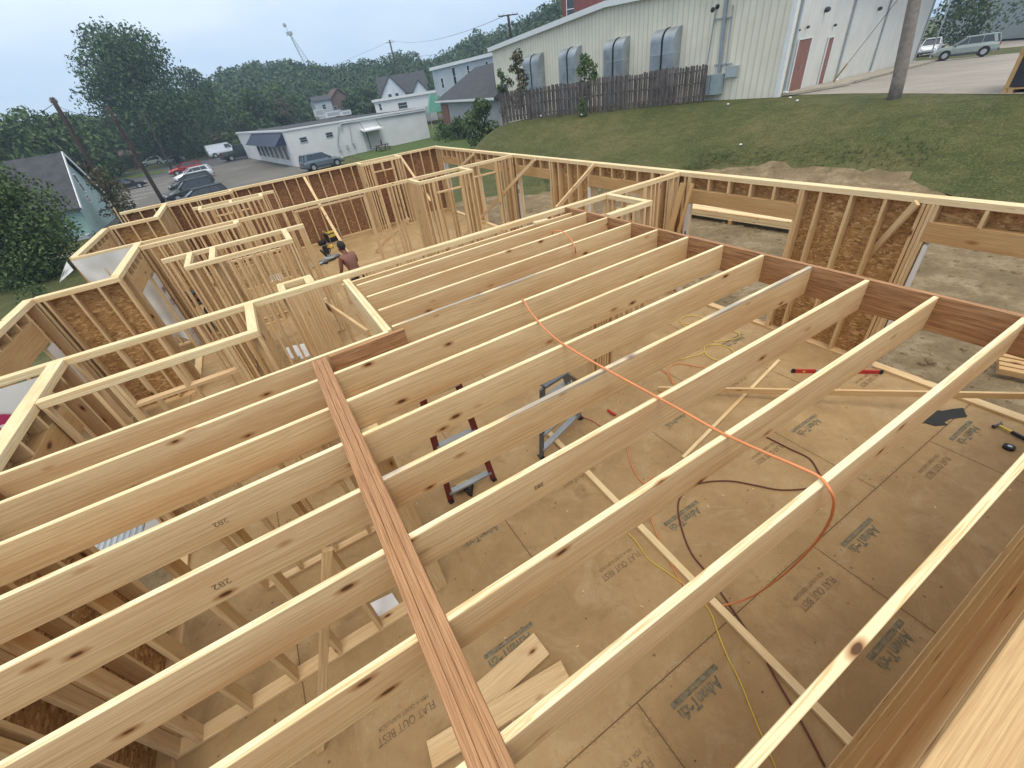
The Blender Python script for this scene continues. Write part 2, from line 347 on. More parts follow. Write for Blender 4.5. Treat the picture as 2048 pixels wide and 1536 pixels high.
def leaf_mat(name, a, b, c):
    t = NT(name, 0.6, 0.2); v = t.coord(rnd=True); n = t.noise(v, 0.9, 3, .6); n2 = t.noise(v, 5, 2, .6)
    col = t.mix(t.ramp(n2, [(0.4, 0.0), (0.65, 0.5)]), t.ramp(n, [(0.32, a), (0.5, b), (0.72, c)]), b)
    m = t.out(col); t.b.inputs['Transmission Weight'].default_value = 0.0
    return m
LEAF_D = leaf_mat('dark_foliage', (0.032, 0.058, 0.024), (0.055, 0.094, 0.034), (0.100, 0.150, 0.052))
LEAF_M = leaf_mat('mid_foliage', (0.046, 0.080, 0.027), (0.075, 0.122, 0.040), (0.125, 0.180, 0.060))
LEAF_B = leaf_mat('brownish_foliage', (0.045, 0.050, 0.022), (0.085, 0.080, 0.040), (0.16, 0.12, 0.06))
LEAF_F = leaf_mat('forest_foliage', (0.036, 0.064, 0.028), (0.058, 0.098, 0.038), (0.095, 0.140, 0.052))
BARK = plain('bark', (0.085, 0.062, 0.045), 0.9, var=0.4); POLEW = plain('weathered_pole', (0.052, 0.038, 0.031), 0.85, var=0.35)
POLEG = plain('grey_pole', (0.235, 0.20, 0.175), 0.85, var=0.25, sc=6)
WHITE = plain('white_paint', (0.72, 0.73, 0.74), 0.55, var=0.05); WHITE2 = plain('white_plaster', (0.62, 0.63, 0.63), 0.7, var=0.07, sc=0.6)
BLACK = plain('black_rubber', (0.02, 0.02, 0.022), 0.7); DGREY = plain('dark_grey', (0.06, 0.065, 0.075), 0.6)
GLASSD = plain('dark_glass', (0.03, 0.04, 0.05), 0.12, spec=0.6, var=0.05); STEEL = plain('galvanised_steel', (0.34, 0.37, 0.39), 0.42, 0.6, sc=1.2, var=.25)
GREYP = plain('grey_paint', (0.36, 0.40, 0.42), 0.5, var=0.06); CABLE = plain('cable_black', (0.03, 0.03, 0.035), 0.6)
ORANGE = plain('orange_cord', (0.66, 0.24, 0.095), 0.45, var=0.1); YELLOW = plain('yellow_cord', (0.62, 0.45, 0.07), 0.5); MAROON = plain('maroon_hose', (0.12, 0.035, 0.028), 0.5)
REDP = plain('red_paint', (0.42, 0.035, 0.03), 0.4); RUST = plain('brick_red_door', (0.23, 0.098, 0.072), 0.6, var=0.15)
WRAP = plain('house_wrap', (0.64, 0.62, 0.58), 0.45, var=0.06, sc=2); INK = plain('wrap_ink', (0.05, 0.045, 0.08), 0.6); INKP = plain('purple_ink', (0.16, 0.05, 0.11), 0.6)
def siding(name, c, period, axis='X', depth=0.25, dark=0.6):
    t = NT(name, 0.5, 0.3); v = t.coord(rnd=False); wv = t.new('ShaderNodeTexWave', wave_type='BANDS', bands_direction=axis, wave_profile='SAW' if axis == 'Z' else 'SIN')
    wv.inputs['Scale'].default_value = (1.0 if axis == 'Z' else 0.5)*2*PI/(20*period)*(1 if axis == 'Z' else 2)
    t.l.new(v, wv.inputs['Vector']); n = t.noise(v, 0.7, 4, .6)
    base = t.ramp(n, [(0.3, tuple(x*.9 for x in c)), (0.7, tuple(min(1, x*1.06) for x in c))])
    ln = t.ramp(wv.outputs[1], [(0.0, 0.0), (0.80, 0.0), (0.98, 1-dark)])
    return t.out(t.mix(ln, base, tuple(x*.45 for x in c)), wv.outputs[1], depth, 0.03)
def brick_mat():
    t = NT('red_brick', 0.8, 0.2); v = t.coord((1, 1, 1), (PI/2, 0, 0), rnd=False); b = t.new('ShaderNodeTexBrick'); b.inputs['Scale'].default_value = 3.0
    b.inputs['Color1'].default_value = (0.24, 0.065, 0.055, 1); b.inputs['Color2'].default_value = (0.17, 0.045, 0.04, 1); b.inputs['Mortar'].default_value = (0.2, 0.13, 0.12, 1)
    t.l.new(v, b.inputs['Vector']); return t.out(b.outputs[0])
BRICK = brick_mat()
SHING = ground_mat('dark_shingles', (0.055, 0.058, 0.066), (0.075, 0.078, 0.088), (0.10, 0.10, 0.115), 1.5, 0.3)
SHINGB = ground_mat('brown_shingles', (0.10, 0.065, 0.055), (0.14, 0.09, 0.08), (0.17, 0.12, 0.10), 1.2, 0.3)
# ================================================================= GROUND
def build_ground():
    xs = [-700, -450, -300, -200, -140, -100, -75, -55, -40, -30, -24] + [-20+1.0*i for i in range(56)] + [38, 42, 48, 55, 65, 80, 100, 140, 200, 300, 450, 700]
    ys = [-60, -40, -25, -16] + [-12+1.0*i for i in range(60)] + [50, 54, 60, 70, 85, 100, 130, 170, 230, 300, 420, 600, 900]
    vs = [(x, y, T(x, y)) for y in ys for x in xs]; n = len(xs)
    fs = [(j*n+i, j*n+i+1, (j+1)*n+i+1, (j+1)*n+i) for j in range(len(ys)-1) for i in range(n-1)]
    me = bpy.data.meshes.new('ground'); me.from_pydata(vs, [], fs); me.update(); me.polygons.foreach_set('use_smooth', [True]*len(fs))
    tag(mk('ground', me, GRASS), kind='structure')
build_ground()
sheet('bare_ground', [(-8.9, -9), (-9.6, 2), (-9.8, 5), (-9.9, 10.8), (-8.8, 14.6), (-3, 15.5), (4, 15), (7.2, 13.2), (9, 11), (12.2, 9.6), (14.0, 8.0), (14.7, 5.4), (14.6, 2.8), (14.0, .6), (12.4, -1.2), (11.2, -2.8), (10.6, -6), (11, -10), (4, -11)], 0.02, DIRT, 1.0, edge_noise=.8)
sheet('parking_lot', [(-22, 84), (-20.5, 62), (-18.5, 50), (-15, 38), (-12, 28), (6, 26), (8, 42), (2.4, 62), (1.2, 84)], 0.03, ASPH)
sheet('parking_lot', [(-22, 84), (1.2, 84), (0.6, 92), (-20, 91)], 0.03, ASPH)
sheet('street', [(-90, 100), (-50, 91), (-20, 91.02), (0.6, 92.02), (0.9, 101), (20, 108), (60, 112), (60, 122), (5, 116), (-12, 118), (-40, 118), (-90, 132)], 0.034, ROAD, 4.0)
sheet('verge', [(-50, 107), (-24, 100), (-15.8, 99.5), (-16.5, 108), (-24, 112), (-50, 120)], 0.07, GRASS2)
sheet('lawn', [(13, 68), (23, 67), (24.5, 90), (60, 92), (60, 60), (30, 45), (24, 44), (9, 40), (9, 60)], 0.04, GRASS2)
sheet('driveway', [(22.9, 10.2), (22.4, 8.2), (21.4, 5), (19.6, 0.6), (18.4, -6), (70, -14), (130, 0), (130, 60), (70, 40), (62, 20)], 0.012, CONC, 1.0)
sheet('footpath', [(-26, 34), (-19.6, 33.5), (-12, 33), (-12, 34.2), (-19.6, 34.8), (-26, 36)], 0.04, CONC)
# painted bay lines and wheel stops on the lot
def strip(a, b, w, lift, m, nm): 
    a = Vector(a); b = Vector(b); d = (b-a).normalized(); nn = Vector((-d.y, d.x))*w/2
    return sheet(nm, [tuple(a-nn), tuple(b-nn), tuple(b+nn), tuple(a+nn)], lift, m, 4.0)
for k in range(5):
    strip((-19.8+k*.25, 58+k*4.6), (-15.2+k*.3, 57+k*4.6), 0.14, 0.045, WHITE, 'painted_line')
# ================================================================= THE HOUSE FRAME
H = 2.45; _k = [0]
def wall(label, x0, y0, x1, y1, t=0.089, ops=(), osb=0, sp=0.406, off=0.0, group=None, cat='wall frame', name='timber_frame', packs=(), nostud=(), bottom=True, osbm=None, Ht=None, pm=None):
    _k[0] += 1; Hh = (Ht or H)+((_k[0]*3) % 7)*0.0014
    L = math.hypot(x1-x0, y1-y0); ux, uy = (x1-x0)/L, (y1-y0)/L; u = (ux, uy, 0); nx, ny = -uy, ux
    g = thing(name, label, cat, (x0, y0, 0), group=group)
    P = lambda s, z, o=0.0: (x0+ux*s+nx*o, y0+uy*s+ny*o, z)
    tp = []
    s = 0.0; first = True                                  # top plates in runs of at most 4.8 m, joints staggered
    def run(z, lens):
        s = 0.0; i = 0
        while s < L-0.01:
            e = min(L, s+lens[i % len(lens)]); i += 1
            if L-e < .5: e = L
            board('top_plate', P(s+(0.0015 if s else 0), z), P(e-(0.0 if e >= L else 0.0015), z), t, 0.038, pm or PLATE, g); s = e
    run(Hh-0.019, (4.3, 4.88)); run(Hh-0.0575, (3.1, 4.88))
    zt = Hh-0.0766
    segs = []; s = 0.0
    for (a, b, zh, zs, hd) in sorted(ops):
        segs.append((s, a-0.038)); s = b+0.038
    segs.append((s, L))
    def stud(s, z0=0.038, z1=zt, nm='stud'):
        j = random.uniform(-.002, .002)
        board(nm, P(s, z0), P(s, z1), t-0.003+j, 0.038, STUD, g, up=u)
    for (a, b) in segs:
        if b-a < 0.03: continue
        if bottom: board('bottom_plate', P(a, 0.019), P(b, 0.019), t, 0.038, STUD, g)
        pos = [a+0.0195, b-0.0195] if b-a > .08 else [(a+b)/2]
        v = math.ceil((a+0.07-off)/sp)*sp+off
        while v < b-0.07:
            if not any(q0 < v < q1 for q0, q1 in nostud): pos.append(v)
            v += sp
        for q in packs:
            if a+.05 < q < b-.05: pos = [p for p in pos if abs(p-q) > 0.039]+[q]
        for q in sorted(pos): stud(q)
        if osb:
            q = a if a > 0.01 else a-0.0
            while q < b-0.01:
                e = min(b, q+1.22); mb = MB(); o0 = osb*(t/2+0.0008); o1 = osb*(t/2+0.0125)
                mb.prism([P(q+.0015, -0.25, o0), P(e-.0015, -0.25, o0), P(e-.0015, Hh-0.012, o0), P(q+.0015, Hh-0.012, o0)], (nx*(o1-o0), ny*(o1-o0), 0))
                me = mb.mesh('sheathing'); fitpanel(me, g, P(q, 0), u, (osbm or OSB)); q = e
    for (a, b, zh, zs, hd) in ops:
        if zs > 0: board('bottom_plate', P(a-.038, 0.019), P(b+.038, 0.019), t, 0.038, STUD, g)
        elif bottom and zs == 0: board('bottom_plate', P(a-.038, 0.019), P(b+.038, 0.019), t, 0.038, STUD, g)
        stud(a-0.019, 0.038, zh, 'trimmer'); stud(b+0.019, 0.038, zh, 'trimmer')
        if hd > 0:
            board('header', P(a-0.036, zh+hd/2+.001), P(b+0.036, zh+hd/2+.001), t-0.006, hd, HDR, g)
            top = zh+hd+.002
        else:
            board('header', P(a-0.036, zh+.02), P(b+0.036, zh+.02), t-.003, 0.038, STUD, g); top = zh+.0395
        if zt-top > 0.04:
            m = max(2, int((b-a)/0.38)); 
            for i in range(m+1): stud(a-.017+(b-a+.034)*i/m, top, zt, 'cripple')
        if zs > 0:
            board('sill', P(a, zs-.019), P(b, zs-.019), t-.003, 0.038, STUD, g)
            m = max(2, int((b-a)/0.4))
            for i in range(m+1): stud(a+.02+(b-a-.04)*i/m, .038, zs-.038, 'cripple')
        if osb:
            o0 = osb*(t/2+0.0008); o1 = osb*(t/2+0.0125)
            for (za, zb) in ((zh+.002, Hh-.012),)+(((-.25, zs-.002),) if zs > 0 else ((-.25, 0.03),)):
                mb = MB(); mb.prism([P(a-.0365, za, o0), P(b+.0365, za, o0), P(b+.0365, zb, o0), P(a-.0365, zb, o0)], (nx*(o1-o0), ny*(o1-o0), 0))
                fitpanel(mb.mesh('sheathing'), g, P(a, 0), u, (osbm or OSB))
    return g
def fitpanel(me, g, org, u, mat):                          # sheathing panel with its own axes: X along the wall, Z up
    x = Vector(u); z = Vector((0, 0, 1)); y = z.cross(x)
    M = Matrix((x, y, z)).transposed().to_4x4(); M.translation = Vector(org); me.transform(M.inverted())
    me.materials.append(mat); o = bpy.data.objects.new('sheathing_panel', me); COL.objects.link(o); o.parent = g
    M.translation = Vector(org)-Vector(g.location); o.matrix_local = M
    return o
def box_floor():
    mb = MB(); z0, z1 = -0.29, 0.0
    poly = [(-6.98, -6.32), (2.86, -6.32), (2.86, 12.78), (-6.98, 12.78), (-6.98, 10.0), (-8.16, 10.0), (-8.16, 6.43), (-6.98, 6.43), (-6.98, 3.69), (-8.12, 3.69), (-8.12, 0.17), (-6.98, 0.17)]
    mb.prism([(x, y, z0) for x, y in poly], (0, 0, z1-z0))
    o = mb.build('floor', FLOOR); tag(o, kind='structure')
    fb = MB(); poly2 = [(x*0.996, y*0.996+.01) for x, y in poly]
    fb.prism([(x, y, -1.4) for x, y in poly2], (0, 0, 1.105)); tag(fb.build('foundation', CONC), kind='structure')
    return o
FL = box_floor()
def text_mesh(txt, size, ext=0.0, bold=0.0, sx=1.0):
    c = bpy.data.curves.new('lettering', 'FONT'); c.body = txt; c.size = size; c.extrude = ext; c.offset = bold; c.align_x = 'CENTER'; c.align_y = 'CENTER'; c.fill_mode = 'FRONT' if ext == 0 else 'BOTH'
    o = bpy.data.objects.new('tmp', c); COL.objects.link(o); bpy.context.view_layer.update()
    me = bpy.data.meshes.new_from_object(o); bpy.data.objects.remove(o)
    if sx != 1: me.transform(Matrix.Diagonal((sx, 1, 1, 1)))
    return me
STAMP = plain('green_grey_stamp', (0.165, 0.138, 0.085), 0.75, var=0.5, sc=22); STAMPT = plain('brown_stamp', (0.205, 0.137, 0.070), 0.75, var=0.4, sc=22)
FT = plain('floor_letter_gap', (0.33, 0.25, 0.15), 0.75, var=0.1)
def stamps():
    big = text_mesh('AdvanTech', 0.125, bold=0.004, sx=0.80); sub = text_mesh('FLAT OUT BEST', 0.092, bold=0.0008, sx=0.80); sm = text_mesh('FOR A QUIET SUBFLOOR', 0.048, sx=0.86)
    small = text_mesh('ENGINEERED WOOD', 0.03, sx=1.0)
    big.materials.append(STAMP); sub.materials.append(STAMPT); sm.materials.append(STAMPT); small.materials.append(FT)
    bar = MB(); bar.add([(-.30, -.075, 0), (.24, -.075, 0), (.24, -.03, 0), (-.30, -.03, 0)], [(0, 1, 2, 3)]); bme = bar.mesh('bar'); bme.materials.append(STAMP)
    for (x, y) in ((-2.87, -5.21), (-0.39, -5.20), (2.04, -5.17), (-1.27, -5.86), (-4.0, -4.02), (-1.63, -3.99), (0.79, -3.97), (-3.66, -2.78), (1.95, -2.02), (-.4, -2.78), (-2.3, -1.6), (-5.7, -5.2)):
        for me, dy, dz, nm in ((big, 0.03, 0.004, 'printed_name'), (bme, 0, 0.004, 'printed_bar'), (small, -.052, 0.006, 'printed_line')):
            o = bpy.data.objects.new(nm, me); COL.objects.link(o); o.parent = FL; o.location = (x-0.0, y-dy, dz); o.rotation_euler = (0, 0, PI)
    for (x, y) in ((-1.30, -5.28), (1.19, -5.22), (-0.04, -3.98), (2.39, -3.96), (-2.60, -4.02), (-5.03, -4.03), (-2.2, -2.8), (.9, -2.8), (-3.75, -5.3), (.3, -1.6)):
        for me, dy, nm in ((sub, 0.0, 'printed_slogan'), (sm, -0.085, 'printed_line')):
            o = bpy.data.objects.new(nm, me); COL.objects.link(o); o.parent = FL; o.location = (x, y-dy, 0.004); o.rotation_euler = (0, 0, PI)
stamps()
# exterior walls ------------------------------------------------
RX = 2.785; hz, hd = 1.93, 0.24
wall('long right exterior wall of pine studs with four framed openings, facing the grass bank', RX, -6.2, RX, 12.55, 0.14,
     ops=[(0.2, 2.45, hz, 0, hd), (4.13, 6.12, hz, 0, hd), (7.12, 9.05, hz, 0, hd), (10.74, 12.42, hz, 0, hd), (13.35, 15.15, hz, 0, hd), (16.75, 18.1, 1.9, 0, hd)], osb=-1, off=0.17,
     packs=(2.55, 2.6, 6.5, 6.55, 6.85, 12.8, 12.9, 13.1, 10.6))
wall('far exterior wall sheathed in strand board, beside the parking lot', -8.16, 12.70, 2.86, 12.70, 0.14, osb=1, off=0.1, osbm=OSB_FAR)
_near = wall('near exterior wall right below the camera, wide stacked boards inside', -3.9, -6.10, 2.70, -6.10, 0.19, nostud=((0.1, 6.5),), pm=HDR, osb=-1)
for k in range(8):
    board('header_board', (-3.9, -6.03+.006*(k % 2), .19+k*.2885), (2.7, -6.03+.006*(k % 2), .19+k*.2885), .038, .286, TAN, _near)
wall('left bay wall with a wide header, outermost beside the yard', -8.05, 0.26, -8.05, 3.62, 0.14, ops=[(0.45, 2.75, 1.9, 0.35, 0.36)], osb=1)
wall('short strand board wall on the far side of the near left bay', -7.98, 3.62, -6.83, 3.62, 0.14, osb=1, sp=0.36, off=.1)
wall('recessed left wall with plastic wrapped opening behind the white wrap', -6.90, 3.70, -6.90, 6.43, 0.14, ops=[(0.55, 2.1, 1.95, 0, 0.30)], osb=1)
wall('thin wall behind the hanging white house wrap on the left', -8.10, 6.50, -6.83, 6.50, 0.089, sp=.40)
wall('outermost wall of the far left bay, wide header on top', -8.08, 6.56, -8.08, 9.88, 0.14, ops=[(0.4, 2.9, 1.9, 0.4, 0.36)], osb=1)
wall('short strand board wall closing the far left bay', -8.0, 9.95, -6.83, 9.95, 0.14, osb=1, sp=0.38, off=.1)
wall('short recessed wall between far left bay and far wall', -6.90, 10.03, -6.90, 12.62, 0.14, osb=1)
wall('near left exterior wall with header, behind the lower left joists', -6.90, -6.2, -6.90, 0.20, 0.14, ops=[(1.5, 2.7, 1.95, 0.9, 0.28), (4.45, 5.7, 1.93, 0, 0.30)], osb=1)
# interior walls ------------------------------------------------
wall('long interior wall across the house, behind the joists, person beyond it', -8.12, 0.225, 2.71, 0.225, 0.095, ops=[(4.75, 7.6, 2.2, -1, 0.0), (8.6, 9.9, 2.08, -1, 0)], off=0.12, packs=tuple(3.6+.0393*k for k in range(11))+(8.3, 8.35, 10.1, 10.2, 10.3))
wall('second long interior wall, beyond the bending worker', -6.82, 6.42, 2.71, 6.42, 0.089, ops=[(3.2, 4.9, 2.3, -1, 0), (7.8, 8.9, 2.08, -1, 0)], packs=(5.6, 5.7, 5.8, 6.2, 7.3, 7.4), off=.1)
wall('partition parallel to the second long wall, left end at the white wrap', -6.82, 5.98, -4.92, 5.98, 0.089, packs=(.5, .55, 1.3), sp=.16)
wall('short link between the two parallel left partitions', -4.93, 6.03, -4.93, 6.37, 0.12)
wall('corridor partition with low door header, nearest the left joists', -6.82, -0.77, -4.90, -0.77, 0.089, ops=[(0.60, 1.55, 2.08, -1, 0)])
wall('short end wall closing the corridor beside the stair opening', -4.95, -0.72, -4.95, 0.17, 0.10, sp=.2)
wall('front of the long closet box in the left middle room', -5.82, 3.07, -4.06, 3.07, 0.089, sp=.13)
wall('back of the long closet box in the left middle room', -6.25, 4.10, -3.72, 4.10, 0.089, ops=[(0.95, 1.95, 2.08, -1, 0)], sp=.11, packs=(2.1, 2.2, 2.3))
wall('left end of the closet box', -5.78, 3.12, -5.78, 4.05, 0.089, sp=.25)
wall('middle divider of the closet box', -5.40, 3.12, -5.40, 4.05, 0.10, sp=.09)
wall('right end of the closet box', -4.11, 3.12, -4.11, 4.05, 0.10, sp=.08)
wall('front of the small closet near the far wall', -5.82, 9.42, -4.12, 9.42, 0.089, sp=.14)
wall('back of the small closet near the far wall', -6.0, 10.12, -3.75, 10.12, 0.089, sp=.25, ops=[(.5, 1.4, 2.08, -1, 0)])
wall('left end of the small closet near the far wall', -5.78, 9.47, -5.78, 10.07, 0.089, sp=.2)
wall('divider of the small closet near the far wall', -4.98, 9.47, -4.98, 10.07, 0.089, sp=.2)
wall('right end of the small closet near the far wall', -4.15, 9.47, -4.15, 10.07, 0.10, sp=.08)
wall('partition along the inner face of the far wall, left half', -6.8, 12.2, -4.95, 12.2, 0.089, sp=.3)
wall('end piece of the partition at the far wall', -4.93, 12.25, -4.93, 12.6, 0.089)
wall('left side of the closet in front of the far wall', -0.50, 11.95, -0.50, 12.6, 0.089, sp=.1)
wall('front of the closet by the far wall, small header', -0.50, 11.90, 1.04, 11.90, 0.089, ops=[(.35, 1.1, 2.08, -1, 0)], sp=.1)
wall('right side of the closet in front of the far wall', 1.00, 11.95, 1.00, 12.6, 0.10, sp=.08)
wall('left side of the closet box on the second long wall', -0.58, 5.64, -0.58, 6.37, 0.10, sp=.075)
wall('front of the closet box on the second long wall, with low header', -0.62, 5.60, 0.96, 5.60, 0.089, ops=[(.42, 1.15, 2.08, -1, 0)], sp=.13)
wall('right side of the closet box on the second long wall', 0.93, 5.65, 0.93, 6.37, 0.10, sp=.09)
wall('side of the small closet beyond the red brown rim board', 0.93, -0.71, 0.93, 0.17, 0.089, sp=.25)
wall('front of the small closet beyond the red brown rim board', 0.07, -0.76, 0.97, -0.76, 0.089, sp=.25)
wall('left side of the chase against the long interior wall', -4.53, 0.28, -4.53, 0.53, 0.089, sp=.1)
wall('back of the chase against the long interior wall', -4.57, 0.57, -4.12, 0.57, 0.075, sp=.07)
wall('right side of the chase against the long interior wall', -4.17, 0.28, -4.17, 0.53, 0.11, sp=.07)
wall('stud wall under the red brown beam, end near the red ladder', -4.31, -3.12, -4.31, -2.0, 0.14, sp=.11, Ht=2.145)
wall('low partition between the left room and beam, paper sheet beside it', -6.82, -3.10, -4.55, -3.10, 0.14, sp=.406, off=.2, Ht=2.16)
wall('short stud partition by the grey shelf in the left room', -6.0, -1.93, -4.5, -1.93, 0.089, sp=.406, Ht=2.16)
wall('stud pack post in the middle of the joist field', -1.02, -1.62, -0.62, -1.62, 0.14, sp=.05, Ht=2.16)
# joists, rims and beams ----------------------------------------
JD, JT = 0.284, 0.038; JZ = H-JD/2; XB = -4.45
def jy(n): return -0.369-0.4877*n
joist_lab = {0: 'first full joist from the long interior wall, runs to the stair opening', 1: 'joist second from the long interior wall, under the small orange loop',
 2: 'joist third from the long interior wall, small orange loop crossing it', 3: 'joist with grey stained top edge, ending at the stair opening corner',
 4: 'knotty joist just in front of the stair opening, right of the beam', 5: 'joist where the long orange cord starts, second right of the beam head',
 6: 'wide faced joist third along the beam, under the orange cord', 7: 'joist with grey streaks near the red brown rim', 8: 'fifth joist right of the beam, behind the split one',
 9: 'joist with dark splits and sap streak, sixth right of the beam', 10: 'joist with a round knot on top, orange cord bending over it', 11: 'bright nearest joist at lower right with rippled grain'}
jr = [(0, 424.5, 1168), ]
ends = {0: (1168, 424), 1: (1213, 434), 2: (1263, 445), 3: (1317.5, 458), 4: (1378, 472), 5: (1451, 488.7), 6: (1534, 506.5), 7: (1629, 530), 8: (1744.5, 557), 9: (1878, 590), 10: (2022, 628), 11: None}
for n in range(12):
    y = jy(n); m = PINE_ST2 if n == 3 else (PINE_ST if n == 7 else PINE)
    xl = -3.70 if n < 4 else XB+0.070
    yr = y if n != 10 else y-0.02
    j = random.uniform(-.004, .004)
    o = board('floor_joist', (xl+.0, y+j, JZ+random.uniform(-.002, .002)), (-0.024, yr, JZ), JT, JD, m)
    tag(o, 'pale pine '+joist_lab[n], 'joist', 'floor joists right of the beam')
ll = {4: 'left joist next to the laminated rim, topmost of the left set', 5: 'second left joist, dark stain low on its left end', 6: 'third left joist, above the grey shelf', 7: 'fourth left joist, small stamp in its middle',
      8: 'fifth left joist, stamp near the middle', 9: 'sixth left joist, bright edge reaching the lower left corner', 10: 'seventh left joist, shadowed side and wide edge', 11: 'last left joist at the bottom edge by the beam'}
for n in range(4, 12):
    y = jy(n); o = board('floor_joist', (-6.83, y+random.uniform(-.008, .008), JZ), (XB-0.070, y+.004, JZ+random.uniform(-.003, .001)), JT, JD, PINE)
    tag(o, 'pale pine '+ll[n], 'joist', 'floor joists left of the beam')
def stampj(o, px, py, n, txt, sz):
    y = jy(n)-.0202; P = on(px, py, 1, y); me = text_mesh(txt, sz, bold=.001); me.materials.append(STAMPT); q = bpy.data.objects.new('ink_stamp', me); COL.objects.link(q); q.parent = o
    M = Matrix.Translation(P) @ Euler((PI/2, PI, 0)).to_matrix().to_4x4(); q.matrix_local = o.matrix_local.inverted() @ M
JL = {}
for o in [o for o in bpy.data.objects if o.name.startswith('floor_joist')]: JL.setdefault((o.location.x < XB, round((-.369-o.location.y)/.4877)), o)
for (l_, n_, px, py) in ((True, 7, 441, 1045), (True, 8, 443, 1168), (False, 8, 1078, 972)):
    if (l_, n_) in JL: stampj(JL[(l_, n_)], px, py, n_, '282', .045)
g = thing('laminated_beam', 'red brown laminated beam of three plies running down the picture between the joists', 'beam', (XB, -1.95, 0))
for k in range(3): board('ply', (XB-0.046+0.046*k, -1.985-0.004*(k % 2), H+.012-.15), (XB-0.046+0.046*k, -6.0, H+.012-.15), 0.0448, 0.30, LVL, g)
g = thing('rim_board', 'long red brown rim board closing the right ends of the joists', 'rim board', (0, 0.2, 0))
board('ply', (0.0, 0.17, H+.004-.15), (0.0, -6.0, H+.004-.15), 0.044, 0.30, LVL, g)
g = thing('stair_header', 'double pine header on the right side of the stair opening', 'header', (-3.75, -0.1, 0))
for k in range(2): board('ply', (-3.785+0.0405*k, -0.03, H+.003-.145), (-3.785+0.0405*k, -1.90, H+.003-.145), 0.0385, 0.29, PLATE, g)
g = thing('doubled_rim', 'pine board doubled with red brown laminate along the front of the stair opening', 'rim board', (-3.7, -1.93, 0))
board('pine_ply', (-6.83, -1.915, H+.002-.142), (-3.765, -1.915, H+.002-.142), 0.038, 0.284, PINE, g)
board('laminated_ply', (-4.36, -1.957, H-.002-.145), (-3.62, -1.957, H-.002-.145), 0.0435, 0.28, LVL, g)
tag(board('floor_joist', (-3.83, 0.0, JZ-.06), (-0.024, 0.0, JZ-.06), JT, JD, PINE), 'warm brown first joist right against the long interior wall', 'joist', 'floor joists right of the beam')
tag(board('blocking', at(1068, 447), at(1095, 440), .089, .038, PLATE, up=(0, 0, 1)), 'short pale block lying between the long wall and first joist', 'block')
# braces and loose lumber ---------------------------------------
def brace(lab, a, b, w=0.038, h=0.089, up=(0, 0, 1), cat='brace', m=STUD, name='diagonal_brace', group=None):
    return tag(board(name, a, b, w, h, m, up=up), lab, cat, group)
G = 'temporary diagonal braces'
brace('thin diagonal brace left of the bending worker, from the far wall', on(608, 354, 1, 12.6), at(703, 520, 0.03), .089, .038, (0, 1, 0), group=G)
brace('diagonal brace beside the far wall closet', on(800, 312, 1, 12.6), at(862, 402, .9), .089, .038, (0, 1, 0), group=G)
brace('short diagonal brace near the far right corner opening', on(947, 308, 0, 2.65), at(878, 374, 0.8), group=G)
brace('long wide diagonal brace rising to the right wall above the lettered wrap', on(1070, 318, 0, 2.66), at(930, 470, 0.02), group=G)
brace('diagonal brace in front of the right wall, ending at the rim board corner', on(1187, 331, 0, 2.66), on(1112, 418, 0, 0.6), group=G)
brace('diagonal brace across the strand board panel at the right', on(1834, 405, 0, 2.66), at(1702, 550, 1.2), group=G)
brace('short diagonal brace in the room left of the second long wall closet', at(817, 437, 1.2), at(750, 504, 0.02), group=G)
brace('diagonal board across the stair opening', at(643, 603, 2.0), at(738, 669, 2.1), .038, .12, group=G)
brace('thin stick leaning outside the far left corner', on(227, 415, 1, 12.9), on(246, 447, 1, 12.9), .03, .03, group=G)
brace('long stud on edge lying across the floor under the right joists', at(1317, 778, .05), at(2075, 792, .42), .038, .089, group=G)
brace('upright stick standing under the lower left joists', at(655, 1098, 2.1), at(640, 1500, 0.04), .038, .06, (1, 0, 0), group=G)
def plank(lab, a, b, w, z=0.02, th=.038, m=PLATE, cat='board'):
    a = at(*a, z); b = at(*b, z); return tag(board('loose_board', a, b, w, th, m, up=(0, 0, 1)), lab, cat, 'loose boards')
plank('narrow pale strip lying on the floor beyond the stud on edge', (1558, 720), (1366, 915), .045, .012, .02)
plank('long stud lying flat on the floor under the orange cord', (1098, 866), (1710, 1495), .075, .02, .038)
tag(board('loose_board', at(1083, 1288, .02), at(930, 1425, .02), .235, .038, STUD), 'upper offcut of wide pine plank on the floor', 'board', 'loose boards')
tag(board('loose_board', at(1132, 1343, .062), at(860, 1510, .062), .185, .038, STUD), 'lower offcut of wide pine plank lying over the other one', 'board', 'loose boards')
for k, (x, lab) in enumerate(((1.93, 'left of two pine boards leaning on the right wall'), (2.25, 'right of two pine boards leaning on the right wall'))):
    a = on(1367+18*k, 366+1*k, 0, 2.55); b = on(1340+17*k, 462+2*k, 0, 2.35)
    tag(board('leaning_board', a, b, .12 if k == 0 else .06, .038, HDR, up=(1, 0, 0)), lab, 'board', 'leaning boards')
